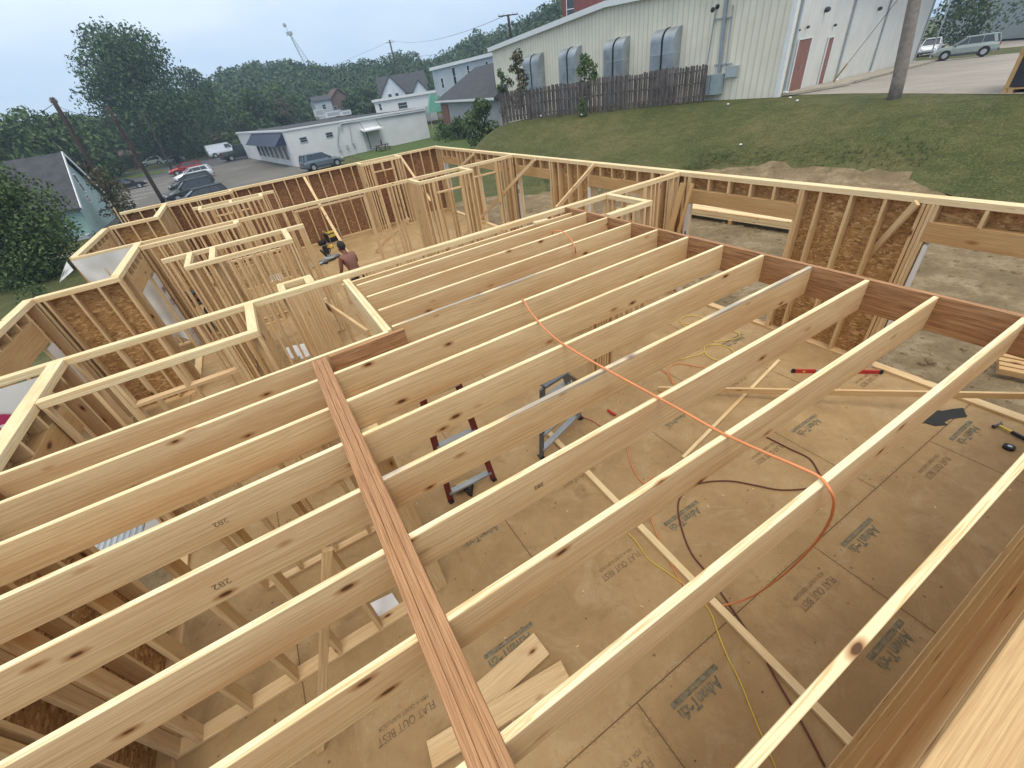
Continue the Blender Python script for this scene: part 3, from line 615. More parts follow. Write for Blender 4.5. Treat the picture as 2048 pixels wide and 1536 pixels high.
# lumber stack outside the right wall
g = thing('lumber_stack', 'stack of yellow framing lumber lying on the bare ground outside the right wall', 'lumber stack', (4.6, -2, -.3))
A = at(1409, 432, -.20); B = at(1592, 460, -.20); A.z = B.z = 0.0; g.location = (A.x, A.y, -.35); dv = (B-A); dv.z = 0; L_ = dv.length; dv /= L_; nv = Vector((dv.y, -dv.x, 0)); nv = nv if nv.x > 0 else -nv; A = A-dv*1.6; L_ += 2.2
for k in range(5):
    for r in range(5):
        p = A+nv*(.095*k)+Vector((0, 0, -.019-.041*r)); board('stacked_board', p, p+dv*(L_-.04*((k*3+r) % 3)), .089, .038, PLATE if (k+r) % 3 else STUD, g)
for f in (.1, .5, .92): p = A+dv*L_*f; board('bearer', (p.x-.1*nv.x, p.y-.1*nv.y, -.26), (p.x+.6*nv.x, p.y+.6*nv.y, -.26), .089, .14, HDR, g)
g = thing('crate_pile', 'small pile of weathered boards outside, at the right edge', 'board pile', (3.6, -5.2, -.3))
for k in range(4): board('plank', at(1995, 712+k*9, -.2), at(2075, 728+k*9, -.2), .1, .09, HDR, g)
# house wraps ---------------------------------------------------
def drape(name, lab, P00, P10, P01, P11, nx, ny, amp, nrm, mat=WRAP, cat='house wrap', seed=0, th=.004):
    P00, P10, P01, P11, nrm = map(Vector, (P00, P10, P01, P11, nrm)); vs = []
    for j in range(ny+1):
        for i in range(nx+1):
            u, v = i/nx, j/ny; p = (P00*(1-u)+P10*u)*(1-v)+(P01*(1-u)+P11*u)*v
            d = amp*(math.sin(u*7+v*5+seed)*.5+math.sin(u*17-v*9+seed*2)*.25+noise.noise(Vector((u*5, v*5, seed))))*min(1, 4*v+.1)
            vs.append(p+nrm*d)
    fs = [(j*(nx+1)+i, j*(nx+1)+i+1, (j+1)*(nx+1)+i+1, (j+1)*(nx+1)+i) for j in range(ny) for i in range(nx)]
    n0 = len(vs); vs += [v-nrm*th for v in vs]; fs += [tuple(n0+q for q in reversed(f)) for f in fs]
    me = bpy.data.meshes.new(name); me.from_pydata(vs, [], fs); me.update(); me.polygons.foreach_set('use_smooth', [True]*len(me.polygons))
    o = mk(name, me, mat); return tag(o, lab, cat)
w1 = drape('house_wrap', 'large white house wrap sheet hanging below the thin plate on the left', (-8.12, 6.445, 2.40), (-6.98, 6.445, 2.40), (-7.9, 6.40, 0.6), (-6.98, 6.445, 0.0), 24, 20, 0.07, (0, -1, 0), seed=1)
w2 = drape('house_wrap', 'white house wrap with a magenta logo at the left edge of the picture', (-8.1, 0.165, 2.36), (-6.98, 0.165, 2.36), (-8.1, 0.16, -0.2), (-6.98, 0.16, -0.2), 20, 26, 0.014, (0, -1, 0), seed=3)
w3 = drape('house_wrap', 'loose torn corner of house wrap flapping at the far left', at(133, 523, 2.35), at(147, 540, 2.2), at(118, 565, 1.9), at(119, 566, 1.9), 8, 8, 0.03, (0, -1, 0), seed=5)
lg = MB(); c = on(8, 870, 1, 0.14); ring = [(c.x+.30*math.cos(a), 0.13, c.z+.26*math.sin(a)) for a in [2*PI*k/24 for k in range(24)]]
lg.add(ring, [tuple(range(24))]); mg = plain('magenta_ink', (0.34, 0.03, 0.09), 0.5); lo = lg.build('printed_logo', mg, w2)
for dx in (-.12, .04):
    mb = MB(); mb.box(c.x+dx, 0.122, c.z-.12, c.x+dx+.05, 0.127, c.z+.12); mb.build('printed_stripe', WRAP, w2)
def letters(o, items, nrm_rot, mat, parent):
    for (txt, P, sz) in items:
        me = text_mesh(txt, sz, bold=.004); me.materials.append(mat); q = mk('printed_letter', me, None, parent, P); q.rotation_euler = nrm_rot
def wrapstrip(lab, y, z0, z1, dep, txts, side=1):
    # wrap folded around the edge of an opening in the right wall, facing the room
    mb = MB(); x0, x1 = RX-0.085, RX+0.09
    mb.box(x0, y-0.005, z0, x1, y+0.004, z1); mb.box(x0-0.006, y-.005 if side > 0 else y-dep, z0, x0, y+dep if side > 0 else y+.005, z1)
    o = tag(mb.build('house_wrap_strip', WRAP), lab, 'house wrap')
    letters(o, [(t_, (x0-0.010, y+side*dep/2, z), s) for (t_, z, s) in txts], (PI/2, 0, -PI/2), INK, o)
wrapstrip('narrow wrap strip lettered R in the opening beside the grass bank', 6.27-.02, 0.25, 1.93, 0.11, [('R', 1.72, .22), ('31', 1.45, .14), ('O', .5, .2)], -1)
wrapstrip('wrap strip with black letters beside the second right opening', 2.9, 0.1, 1.90, .10, [('R', 1.2, .2), ('0', .9, .16), ('2', .6, .16)], -1)
wrapstrip('wrap strip with large black letters beside the lumber stack', -0.06, 0.1, 1.92, .10, [('J', 1.3, .26), ('H', 1.05, .26), ('R', .6, .16)], -1)
wrapstrip('thin plain wrap strip on the nearest right opening', -3.78, 0.0, 1.9, .04, [], -1)
wrapstrip('wrap strip at the farthest right opening', 11.9, 0.8, 1.9, .10, [('6', 1.5, .2)], -1)
def wrapleft(lab, x, ya, yb, z0, z1, txts):
    o = drape('house_wrap_strip', lab, (x, ya, z1), (x, yb, z1), (x, ya, z0), (x, yb, z0), 3, 12, .01, (1, 0, 0), seed=2)
    for (t_, z, s) in txts:
        me = text_mesh(t_, s, bold=.004); me.materials.append(INKP); q = mk('printed_letter', me, None, o, (x+.02, (ya+yb)/2, z)); q.rotation_euler = (PI/2, 0, PI/2)
wrapleft('grey white wrap strip with purple letters in the recessed left opening', -6.80, 5.35, 5.78, 0.05, 1.93, [('RAI', 1.6, .17), ('O', 1.3, .2), ('L', .55, .16), ('G', .2, .16)])
wrapleft('crumpled wrap corner in the near left bay opening', -7.96, 2.75, 3.05, 0.35, 1.88, [('P', 1.0, .18)])
# ================================================================= CORDS, TOOLS, PEOPLE
def smooth_path(pts, n=6):
    P = [Vector(p) for p in pts]; out = []
    for i in range(len(P)-1):
        p0, p1, p2, p3 = P[max(i-1, 0)], P[i], P[i+1], P[min(i+2, len(P)-1)]
        for k in range(n):
            t = k/n; out.append(.5*((2*p1)+(p2-p0)*t+(2*p0-5*p1+4*p2-p3)*t*t+(-p0+3*p1-3*p2+p3)*t*t*t))
    return out+[P[-1]]
def cord(name, lab, pts, r, m, cat='cord'):
    return tag(MB().tube(smooth_path(pts), r, 8).build(name, m, smooth=True), lab, cat)
I = lambda x, y: (1248+x*.4467, 850+y*.4467)
Z0 = H+0.012
op = [at(1038, 618, 2.2), at(1045, 599, Z0), at(1062, 625, Z0+.01), at(1100, 668, Z0+.01), at(1152, 704, Z0), at(1215, 740, Z0+.01), at(1290, 781, Z0), at(1365, 822, Z0+.02), at(1440, 864, Z0), at(1530, 905, Z0+.01), at(1600, 935, Z0+.01), at(1640, 955, Z0+.01),
      at(1661, 982, Z0-.02), at(1668, 1008, 2.3), at(1655, 1050, 2.0), at(1618, 1100, 1.5), at(1560, 1155, .9), at(1500, 1195, .3), at(1450, 1210, .05), at(1420, 1210, .02)]
cord('extension_cord', 'long orange cord draped over the joists and dropping to the floor', op, 0.0082, ORANGE)
cord('extension_cord', 'short orange cord loop arching over two far joists', [at(1104, 470, 2.3), at(1107, 463, Z0), at(1122, 462, Z0+.03), at(1136, 472, Z0+.04), at(1147, 488, Z0), at(1151, 500, 2.38), at(1151, 513, 2.2)], 0.0085, ORANGE)
cord('air_hose', 'dark maroon hose looping over the floor under the nearest joists', [at(*I(x, y), .014) for x, y in ((560, 20), (640, 55), (740, 105), (830, 150), (870, 210), (885, 250), (830, 282), (700, 290), (580, 268), (470, 250), (350, 258), (280, 290), (243, 350), (255, 450), (300, 570), (370, 660), (440, 760), (530, 890), (610, 1010), (700, 1170), (800, 1340), (900, 1530))], 0.0085, MAROON, 'hose')
cord('extension_cord', 'thin rusty orange cord lying on the floor by the flat stud', [at(*I(x, y), .012) for x, y in ((12, 90), (30, 170), (60, 230), (92, 262), (130, 232), (100, 300), (105, 360), (120, 420), (160, 520), (210, 620), (240, 680), (275, 725))], 0.006, ORANGE)
cord('extension_cord', 'yellow cord running down beside the flat stud to the bottom edge', [at(*I(x, y), .01) for x, y in ((-65, 380), (-40, 420), (25, 490), (60, 530), (110, 600), (180, 650), (250, 700), (320, 760), (385, 835), (420, 930), (465, 1040), (520, 1150), (560, 1250), (600, 1350), (640, 1440), (690, 1560))], 0.006, YELLOW)
def coilpts():
    Q = [(1345, 722), (1380, 714), (1405, 706), (1412, 692), (1440, 690), (1462, 698), (1468, 712), (1455, 722), (1432, 720), (1415, 712), (1408, 700), (1412, 688), (1425, 684), (1445, 682), (1475, 676), (1478, 668), (1465, 662), (1445, 660), (1420, 652), (1395, 650), (1368, 647), (1360, 640), (1372, 632), (1395, 632), (1408, 640), (1395, 650), (1370, 652), (1362, 646)]
    return [at(x, y, .012+.004*(i % 4)) for i, (x, y) in enumerate(Q)]
cord('extension_cord', 'loosely coiled yellow cord on the floor beyond the split joists', coilpts(), 0.0065, YELLOW)
cord('extension_cord', 'doubled orange cord on the floor next to the yellow coil', [at(1318, 738, .012), at(1340, 752, .012), at(1346, 768, .012), at(1335, 745, .02), at(1352, 727, .012), at(1400, 734, .012), at(1440, 738, .012)], 0.0065, ORANGE)
cord('extension_cord', 'thin red cord trailing from the grey blue ladder foot', [at(1165, 834, .012), at(1185, 842, .012), at(1210, 855, .012), at(1240, 840, .012)], 0.005, REDP)
# level
def spirit_level():
    a = at(1584, 742, .03); b = at(1765, 744, .03); g = thing('spirit_level', 'long red spirit level lying on the floor near the right wall', 'level', tuple(a)); d = (b-a)
    g2 = Vector(a)
    MB().bar(a-g2, d*.27, .026, .06).build('end_section', REDP, g); MB().bar(d*.73, d, .026, .06).build('end_section', REDP, g)
    MB().bar(d*.27, d*.73, .020, .052).build('web', plain('grey_web', (.35, .33, .33), .4), g); MB().bar(d*.30, d*.70, .028, .02).build('rail', BLACK, g)
    for t_ in (0.0, .97): MB().bar(d*t_-d*.004, d*(t_+.034), .032, .066).build('end_cap', BLACK, g)
    MB().bar(d*.12, d*.15, .03, .03).build('vial', YELLOW, g)
spirit_level()
def hammer():
    a = at(1996, 850, .03); b = at(2062, 884, .03); g = thing('hammer', 'hammer with yellow handle lying on the floor by the right wall', 'hammer', tuple(a)); d = b-a; n = Vector((-d.y, d.x, 0)).normalized()
    MB().bar((0, 0, 0), d*.42, .024, .022).build('handle', YELLOW, g); MB().bar(d*.42, d, .032, .03).build('grip', BLACK, g)
    hd_ = MB(); hd_.tube([n*-.06, n*-.03, n*.03, n*.05], .016, 10); hd_.tube([n*-.075, n*-.055], .021, 10); hd_.bar(n*.03, n*.085-d.normalized()*.02, .014, .022); hd_.build('head', plain('dark_steel', (.10, .09, .09), .4, .8), g)
hammer()
def tape():
    c = at(2016, 897, .0); g = thing('tape_measure', 'dark round tape measure on the floor beside the hammer', 'tape measure', tuple(c))
    MB().tube([(0, 0, 0), (0, 0, .008), (0, 0, .032), (0, 0, .04)], .052, 20).build('case', BLACK, g); MB().tube([(0, 0, .0405), (0, 0, .043)], .022, 16).build('badge', STEEL, g); MB().bar((.04, 0, .01), (.1, .01, .008), .02, .004).build('blade', YELLOW, g)
tape()
cord('pencil', 'tiny carpenter pencil lying on the floor by a panel joint', [at(1338, 858, .008), at(1345, 848, .008), at(1352, 840, .008)], .005, plain('pencil_grey', (.2, .18, .12), .5), 'pencil')
fl = [(1848, 830), (1866, 820), (1885, 822), (1905, 818), (1926, 816), (1934, 834), (1915, 836), (1900, 838), (1888, 845), (1896, 850), (1870, 852), (1842, 844)]
tag(MB().prism([at(x, y, .004) for x, y in fl], (0, 0, .004)).build('felt_scrap', plain('black_felt', (.035, .036, .034), .9)), 'jagged scrap of black felt on the floor panel joint', 'felt scrap')
tag(MB().prism([at(x, y, .004) for x, y in ((1530, 688), (1560, 660), (1570, 662), (1545, 684))], (0, 0, .004)).build('felt_scrap', plain('black_felt2', (.05, .05, .05), .9)), 'narrow dark felt scrap by the bottom plate', 'felt scrap')
nc = 0
chips = MB()
for k in range(70):
    x = random.uniform(-6.5, 2.5); y = random.uniform(-5.9, -.3); a = random.uniform(0, PI); l = random.uniform(.012, .04)
    chips.bar((x, y, .006), (x+l*math.cos(a), y+l*math.sin(a), .006), .007, .004)
tag(chips.build('wood_chips', PLATE), 'scattered pale wood chips and splinters over the floor panels', 'wood chips', None, 'stuff')
for (p, lab) in ((((732, 1211), (784, 1186), (800, 1210), (746, 1240)), 'white paper sheet on the floor under the lower left joists'),):
    tag(MB().prism([at(x, y, .01) for x, y in p], (0, 0, .003)).build('paper_sheet', WHITE), lab, 'paper sheet')
for (p, lab) in ((((572, 700), (595, 693), (602, 715), (582, 722)), 'smaller white carton on the floor left of the chase'), (((596, 694), (622, 687), (632, 712), (604, 722)), 'larger white carton on the floor left of the chase'), (((538, 554), (562, 548), (568, 560), (542, 566)), 'white carton in the left middle room')):
    tag(MB().prism([at(x, y, .0) for x, y in p], (0, 0, .05)).build('carton', WHITE), lab, 'carton')
# grey shelf tray resting in the left room
tr = thing('metal_tray', 'grey corrugated metal tray seen between two lower left joists', 'metal tray', tuple(at(235, 1080, 1.0)))
a = Vector(at(172, 1107, 1.0))-tr.location; b = Vector(at(288, 1056, 1.0))-tr.location; MB().bar(a, b, .16, .012).build('tray_plate', STEEL, tr)
for k in range(9):
    q = a+(b-a)*(k+.5)/9; n = Vector((-(b-a).y, (b-a).x, 0)).normalized()*.07; MB().bar(q-n, q+n, .03, .02).build('rib', GREYP, tr)
# red framed ladder and grey blue stepladder
def ladder(lab, bl, br, tl, tr_, zt, m, nr, back, name='stepladder'):
    BL, BR = at(*bl, 0.0), at(*br, 0.0); TL, TR = at(*tl, zt), at(*tr_, zt); g = thing(name, lab, 'ladder', tuple(BL)); o = Vector(g.location)
    for (p, q) in ((BL, TL), (BR, TR)): MB().bar(p-o, q-o, .025, .075, (BR-BL).normalized()).build('side_rail', m, g)
    for k in range(nr):
        t_ = (k+.6)/(nr+.2); MB().bar(BL.lerp(TL, t_)-o, BR.lerp(TR, t_)-o, .085, .026).build('step', STEEL, g)
    MB().bar(TL-o+Vector((0, 0, .03)), TR-o+Vector((0, 0, .03)), .11, .03).build('top_cap', m if back else STEEL, g)
    if back:
        bk = Vector(back)
        for (p, q) in ((BL, TL), (BR, TR)): MB().bar(p+bk-o, q-o, .022, .05, (BR-BL).normalized()).build('rear_rail', m, g)
        for k in range(3):
            t_ = (k+.5)/4; MB().bar((BL+bk).lerp(TL, t_)-o, (BR+bk).lerp(TR, t_)-o, .03, .012).build('rear_brace', STEEL, g)
    for (p) in (BL, BR): MB().box(p.x-o.x-.03, p.y-o.y-.05, 0.001, p.x-o.x+.03, p.y-o.y+.05, .03).build('foot', BLACK, g)
ladder('red railed ladder leaning under the joists right of the beam', (902, 1002), (987, 958), (845, 797), (916, 768), 1.75, plain('dull_red_rail', (.17, .035, .03), .5), 6, None, 'ladder')
ladder('grey blue stepladder standing open in the middle of the floor', (1083, 915), (1160, 836), (1085, 776), (1130, 748), 1.55, plain('grey_blue_fibreglass', (.12, .145, .18), .5), 4, (.55, .75, 0))
# nail gun / drill
def drill():
    c = at(926, 972, .05); g = thing('nail_gun', 'yellow and black nail gun lying on the floor by the red ladder', 'nail gun', tuple(c)); c = Vector((0, 0, 0))
    MB().tube([(-.09, 0, .02), (-.05, 0, .02), (.05, 0, .02), (.08, 0, .02)], .045, 14).build('body', YELLOW, g, True)
    MB().bar((.0, 0, .02), (.02, -.17, .0), .05, .045).build('handle', BLACK, g); MB().bar((.08, 0, .02), (.15, .01, .0), .03, .03).build('nose', STEEL, g)
    MB().bar((.13, -.02, 0), (.02, -.19, -.02), .03, .05).build('magazine', BLACK, g); MB().ball((-.10, 0, .02), .045, 12, 8).build('end_cap', BLACK, g, True)
drill()
cord('air_fitting', 'small red coiled fitting on the floor at the split joists', [at(1216, 820, .02), at(1224, 826, .03), at(1232, 830, .02)], .02, REDP, 'air fitting')
def miter_saw():
    c = at(662, 520, .0); g = thing('miter_saw', 'yellow and black mitre saw on the floor left of the worker', 'mitre saw', tuple(c), .5)
    MB().box(-.35, -.12, .05, .35, .12, .10).build('fence_table', STEEL, g); MB().tube([(0, 0, .10), (0, 0, .125)], .19, 24).build('turntable', GREYP, g)
    for x in (-.32, .32): MB().box(x-.03, -.2, 0, x+.03, .2, .05).build('foot', BLACK, g)
    MB().tube([(-.02, .02, .33), (.01, .02, .33)], .16, 24).build('blade', STEEL, g); MB().tube([(-.05, .02, .37), (.05, .02, .37)], .15, 18).build('guard', BLACK, g)
    MB().tube([(.05, .04, .38), (.28, .04, .38)], .075, 14).build('motor', YELLOW, g, True); MB().bar((0, -.02, .42), (0, -.28, .52), .04, .05).build('handle', YELLOW, g)
    MB().bar((-.02, .1, .1), (-.02, .34, .34), .05, .05).build('arm', BLACK, g); MB().box(-.75, -.06, .04, -.35, .06, .07).build('extension', GREYP, g)
miter_saw()
def compressor():
    c = at(668, 482, 0); g = thing('compressor', 'small yellow and black jobsite compressor by the far wall', 'compressor', tuple(c), .3)
    MB().box(-.24, -.16, .06, .24, .16, .34).build('body', BLACK, g); MB().box(-.2, -.165, .2, .2, -.155, .31).build('front_panel', YELLOW, g); MB().box(-.2, -.12, .34, .2, .12, .37).build('top_panel', YELLOW, g)
    for x in (-.22, .22):
        MB().tube([(x, -.18, .0), (x, -.18, .42)], .014, 8).build('frame_tube', STEEL, g); MB().tube([(x, .18, .0), (x, .18, .42)], .014, 8).build('frame_tube', STEEL, g); MB().tube([(x, -.18, .42), (x, .18, .42)], .014, 8).build('frame_tube', YELLOW, g)
    MB().tube([(-.62, 0, .1), (-.35, 0, .1)], .09, 14).build('tank', BLACK, g, True)
compressor()
def reel():
    c = at(537, 500, 0); g = thing('cord_reel', 'yellow cord reel behind the closet studs', 'cord reel', tuple(c), .4)
    MB().tube([(-.02, 0, .2), (.12, 0, .2)], .11, 20).build('cord_winding', YELLOW, g)
    for x in (-.04, .12): MB().tube([(x, 0, .2), (x+.02, 0, .2)], .2, 24).build('flange', plain('amber', (.5, .28, .03), .5) if x < 0 else BLACK, g)
    MB().bar((-.05, -.15, 0), (-.05, .15, 0), .03, .03).build('stand', BLACK, g)
reel()
def outletbox(lab, x, y, z):
    c = at(x, y, z); g = thing('toolbox', lab, 'toolbox', tuple(c)); MB().box(-.2, -.14, -.1, .2, .14, .1).build('case', DGREY, g); MB().box(-.21, -.15, .1, .21, .15, .13).build('lid', GREYP, g); MB().bar((-.1, 0, .17), (.1, 0, .17), .02, .02).build('handle', BLACK, g)
outletbox('grey and white tool case standing between the left partitions', 398, 600, .5); outletbox('dark tool case on the floor in the corridor by the left recess', 408, 655, .12)
# people --------------------------------------------------------
SKIN = plain('tanned_skin', (0.205, 0.092, 0.068), 0.55, var=.12); SKIN2 = plain('skin_tone', (0.36, 0.20, 0.14), .55); HAIR = plain('dark_hair', (.03, .026, .022), .8); PANTS = plain('black_trousers', (.02, .02, .024), .85)
SHIRT2 = plain('dark_green_shirt', (.045, .055, .05), .85); HAIR2 = plain('brown_hair', (.13, .07, .045), .8)
def skinned(name, nodes, edges, mat, parent, sub=2):
    me = bpy.data.meshes.new(name); me.from_pydata([n[0] for n in nodes], edges, []); o = mk(name, me, None, parent)
    md = o.modifiers.new('s', 'SKIN'); md.use_smooth_shade = True
    for v, n in zip(me.skin_vertices[0].data, nodes): v.radius = (n[1], n[1] if len(n) < 3 else n[2])
    me.skin_vertices[0].data[0].use_root = True
    m2 = o.modifiers.new('u', 'SUBSURF'); m2.levels = sub; m2.render_levels = sub
    bpy.context.view_layer.update(); ev = o.evaluated_get(bpy.context.evaluated_depsgraph_get()); nm = bpy.data.meshes.new_from_object(ev)
    o.modifiers.clear(); o.data = nm; nm.materials.clear(); nm.materials.append(mat); nm.polygons.foreach_set('use_smooth', [True]*len(nm.polygons)); return o
def person(lab, loc, rz, bend, skin, hair, pants, shirt=None, crouch=0.0):
    g = thing('person', lab, 'person', loc, rz)              # +Y is forward
    hip = .93-crouch; cb, sb = math.cos(bend), math.sin(bend)
    S = lambda h, x=0.0, f=0.0: (x, sb*h+cb*f, hip+cb*h-sb*f)          # up the bent spine
    N = [(S(0), .15, .11), (S(.14), .145, .10), (S(.28), .19, .12), (S(.42), .20, .11), (S(.49), .085, .075), (S(.54), .060, .060), (S(.61, 0, .03), .088, .10), (S(.71, 0, .03), .078, .09)]
    E_ = [(0, 1), (1, 2), (2, 3), (3, 4), (4, 5), (5, 6), (6, 7)]
    for sx in (-1, 1):
        b = len(N); sh = Vector(S(.44, sx*.19)); el = sh+Vector((sx*(.12 if sx > 0 else .06), .10 if sx > 0 else .03, -.25)); wr = el+Vector((-sx*.02 if sx < 0 else -.10, .17, -.20 if sx < 0 else -.10)); hn = wr+Vector((0, .07, -.06))
        N += [(tuple(sh), .062), (tuple(el), .046), (tuple(wr), .030), (tuple(hn), .034, .018)]; E_ += [(3, b), (b, b+1), (b+1, b+2), (b+2, b+3)]
        for k in range(4):
            q = hn+Vector((sx*(k-1.5)*.018, .045, -.045-.006*abs(k-1.5))); N.append((tuple(q), .009)); q2 = q+Vector((0, .02, -.025)); N.append((tuple(q2), .0075)); E_ += [(b+3, len(N)-2), (len(N)-2, len(N)-1)]
        q = wr+Vector((-sx*.045, .04, -.03)); N.append((tuple(q), .010)); E_.append((b+2, len(N)-1))
        b = len(N); hj = Vector((sx*.10, 0, hip-.05)); kn = Vector((sx*.13, .10+crouch*.6, .50-crouch*.25)); an = Vector((sx*.14, -.02, .09)); to = an+Vector((0, .16, -.05))
        N += [(tuple(hj), .088), (tuple(kn), .062), (tuple(an), .042), (tuple(to), .045, .03)]; E_ += [(0, b), (b, b+1), (b+1, b+2), (b+2, b+3)]
    skinned('body', N, E_, skin, g)
    leg = [(S(-.04), .165, .125), (S(.04), .155, .12)]; le = [(0, 1)]
    for sx in (-1, 1):
        b = len(leg); leg += [((sx*.10, 0, hip-.07), .105), ((sx*.13, .10+crouch*.6, .50-crouch*.25), .082), ((sx*.14, -.02, .13), .065)]; le += [(0, b), (b, b+1), (b+1, b+2)]
    skinned('trousers', leg, le, pants, g)
    hd_ = Vector(S(.67, 0, .0)); mb = MB(); mb.ball((0, 0, 0), .105, 14, 10, 1.12); ho = mb.build('hair', hair, g, True, tuple(hd_+Vector((0, -.015, .03)))); ho.scale = (.88, 1, 1); ho.rotation_euler = (-bend, 0, 0)
    fa = MB()
    for sx in (-1, 1): fa.ball((sx*.035, .10, .0), .011, 8, 6); fa.ball((sx*.088, 0, -.01), .022, 8, 6, 1.4)
    fa.ball((0, .118, -.02), .016, 8, 6, 1.5); fo = fa.build('face', skin, g, True, tuple(hd_+Vector((0, 0, -.02)))); fo.rotation_euler = (-bend, 0, 0)
    for sx in (-1, 1): MB().bar((sx*.14, -.08, .05), (sx*.14, .18, .045), .10, .09).build('boot', BLACK, g)
    if shirt:
        T_ = [(S(-.02), .17, .13), (S(.14), .165, .12), (S(.30), .185, .13), (S(.43), .185, .115), (S(.49), .09, .09)]; te = [(0, 1), (1, 2), (2, 3), (3, 4)]
        for sx in (-1, 1):
            sh = Vector(S(.44, sx*.2)); b = len(T_); T_ += [(tuple(sh), .078), (tuple(sh+Vector((sx*.05, .05, -.14))), .07)]; te += [(3, b), (b, b+1)]
        skinned('shirt', T_, te, shirt, g)
    return g
person('person with bare tanned back and black trousers bending forward beyond the long wall', (-2.93, 4.95, 0.0), math.radians(28), math.radians(20), SKIN, HAIR, PANTS)
person('person in dark clothes with brown hair half hidden between the left partitions', (-6.35, 6.95, 0.0), math.radians(100), math.radians(50), SKIN2, HAIR2, SHIRT2, SHIRT2, .18)
# ================================================================= SURROUNDINGS
RX2 = 22.0
def metal_building():
    g = thing('metal_building', 'long cream metal building with hooded ducts behind the picket fence', 'building', (22, 10.3, 1.6)); O = Vector((22, 10.3, 1.6))
    SID = siding('ribbed_cream_siding', (0.74, 0.70, 0.57), 0.40, 'Y'); SID2 = siding('ribbed_cream_side', (0.62, 0.60, 0.54), 0.6, 'X', 0.1, 0.9); TRIM = plain('white_trim', (.70, .72, .72), .5, var=.04); RF = plain('grey_metal_roof', (.42, .44, .45), .4, .3)
    prof = [on(984, 102, 0, 22), on(1215, 13, 0, 22)]; yl, zl = 41.2, prof[0].z; yr, zr = 24.0, prof[1].z; ye = 10.3; ze = zr-(yr-ye)*0.052
    f = [(0, ye-10.3, -.3), (0, yl-10.3, -2.2), (0, yl-10.3, zl-1.6), (0, yr-10.3, zr-1.6), (0, ye-10.3, ze-1.6)]
    MB().prism(f, (.18, 0, 0)).build('front_wall', SID, g)
    # side wall running away along the driveway
    d = Vector((.969, .246, 0)); n_ = Vector((-.246, .969, 0)); L = 42.0
    sw = [Vector((0.01, 0, -.3)), d*L+Vector((0, 0, -2.6)), d*L+Vector((0, 0, ze-1.6-.3)), Vector((0.01, 0, ze-1.6))]
    MB().prism(sw, n_*.18).build('side_wall', SID2, g)
    A_ = [Vector((-.25, yl-10.3+.3, zl-1.6)), Vector((-.25, yr-10.3, zr-1.6+.02)), Vector((-.25, ye-10.3-.3, ze-1.6+.02))]
    for a, b, w in ((A_[0], A_[1], .34), (A_[1], A_[2], .34)): MB().bar(a+Vector((.1, 0, .12)), b+Vector((.1, 0, .12)), .35, w).build('fascia', TRIM, g)
    for a, b in ((A_[0], A_[1]), (A_[1], A_[2])):
        MB().add([a+Vector((0, 0, .3)), b+Vector((0, 0, .3)), b+Vector((42, 8, .3)), a+Vector((42, 8, .3))], [(0, 1, 2, 3)]).build('roof', RF, g)
    MB().bar(Vector((0, 0, ze-1.6+.1))-n_*.1, d*L+Vector((0, 0, ze-1.6-.2))-n_*.1, .2, .35).build('eave_trim', TRIM, g)
    tr = MB(); tr.box(-.06, 0.0, -.3, 0.0, .25, ze-1.6); tr.build('corner_trim', TRIM, g)
    # downspouts where the photo shows them
    for (px, py) in ((1563, 192), (1668, 159), (1739, 138), (1791, 122), (1830, 110), (1862, 103)):
        w = ray(px, py); s_ = ((22-CAM.x)*n_.x+(10.3-CAM.y)*n_.y)/(w.x*n_.x+w.y*n_.y); P = CAM+w*s_; q = (P-O); q.z = T(P.x, P.y)-1.6
        ds = MB().bar(Vector((q.x, q.y, q.z+.25))-n_*.09, Vector((q.x, q.y, ze-1.7))-n_*.09, .11, .11, (1, 0, 0)); ds.build('downspout', GREYP, g)
        MB().bar(Vector((q.x, q.y, q.z+.22))-n_*.09, Vector((q.x, q.y, q.z+.05))-n_*.35, .14, .11).build('downspout_elbow', WHITE, g)
    # two doors in the side wall
    for (pl, pr_, h, nm) in (((1572, 188), (1598, 180), 2.35, 'red brown wide door'), ((1632, 170), (1643, 166), 2.30, 'red brown narrow door')):
        Q = []
        for px, py in (pl, pr_):
            w = ray(px, py); s_ = ((22-CAM.x)*n_.x+(10.3-CAM.y)*n_.y)/(w.x*n_.x+w.y*n_.y); P = CAM+w*s_-O; Q.append(Vector((P.x, P.y, max(P.z, T(P.x+22, P.y+10.3)-1.6+.05))))
        Q[1].z = Q[0].z; mb = MB().prism([Q[0]-n_*.05, Q[1]-n_*.05, Q[1]-n_*.05+Vector((0, 0, h)), Q[0]-n_*.05+Vector((0, 0, h))], n_*.03); o = mb.build('door', RUST, g); o['label'] = nm
        mm = (Q[0]+Q[1])/2; MB().bar(mm-n_*.07+Vector((0, 0, .95)), mm-n_*.07+Vector((0, 0, 1.15)), .04, .04).build('handle', STEEL, o)
        fr = MB(); 
        for a, b in ((Q[0], Q[0]+Vector((0, 0, h))), (Q[1], Q[1]+Vector((0, 0, h))), (Q[0]+Vector((0, 0, h)), Q[1]+Vector((0, 0, h)))): fr.bar(a-n_*.06, b-n_*.06, .06, .06, (1, 0, 0))
        fr.build('door_frame', TRIM, o)
    for px, py, r in ((1650, 20, .16), (1611, 55, .09), (1666, 51, .09), (1756, 18, .15), (1874, 20, .13), (1594, 61, .06)):
        w = ray(px, py); s_ = ((22-CAM.x)*n_.x+(10.3-CAM.y)*n_.y)/(w.x*n_.x+w.y*n_.y); P = CAM+w*s_-O
        MB().ball(P-n_*.12, r, 10, 7, .8).build('wall_light', DGREY, g, True)
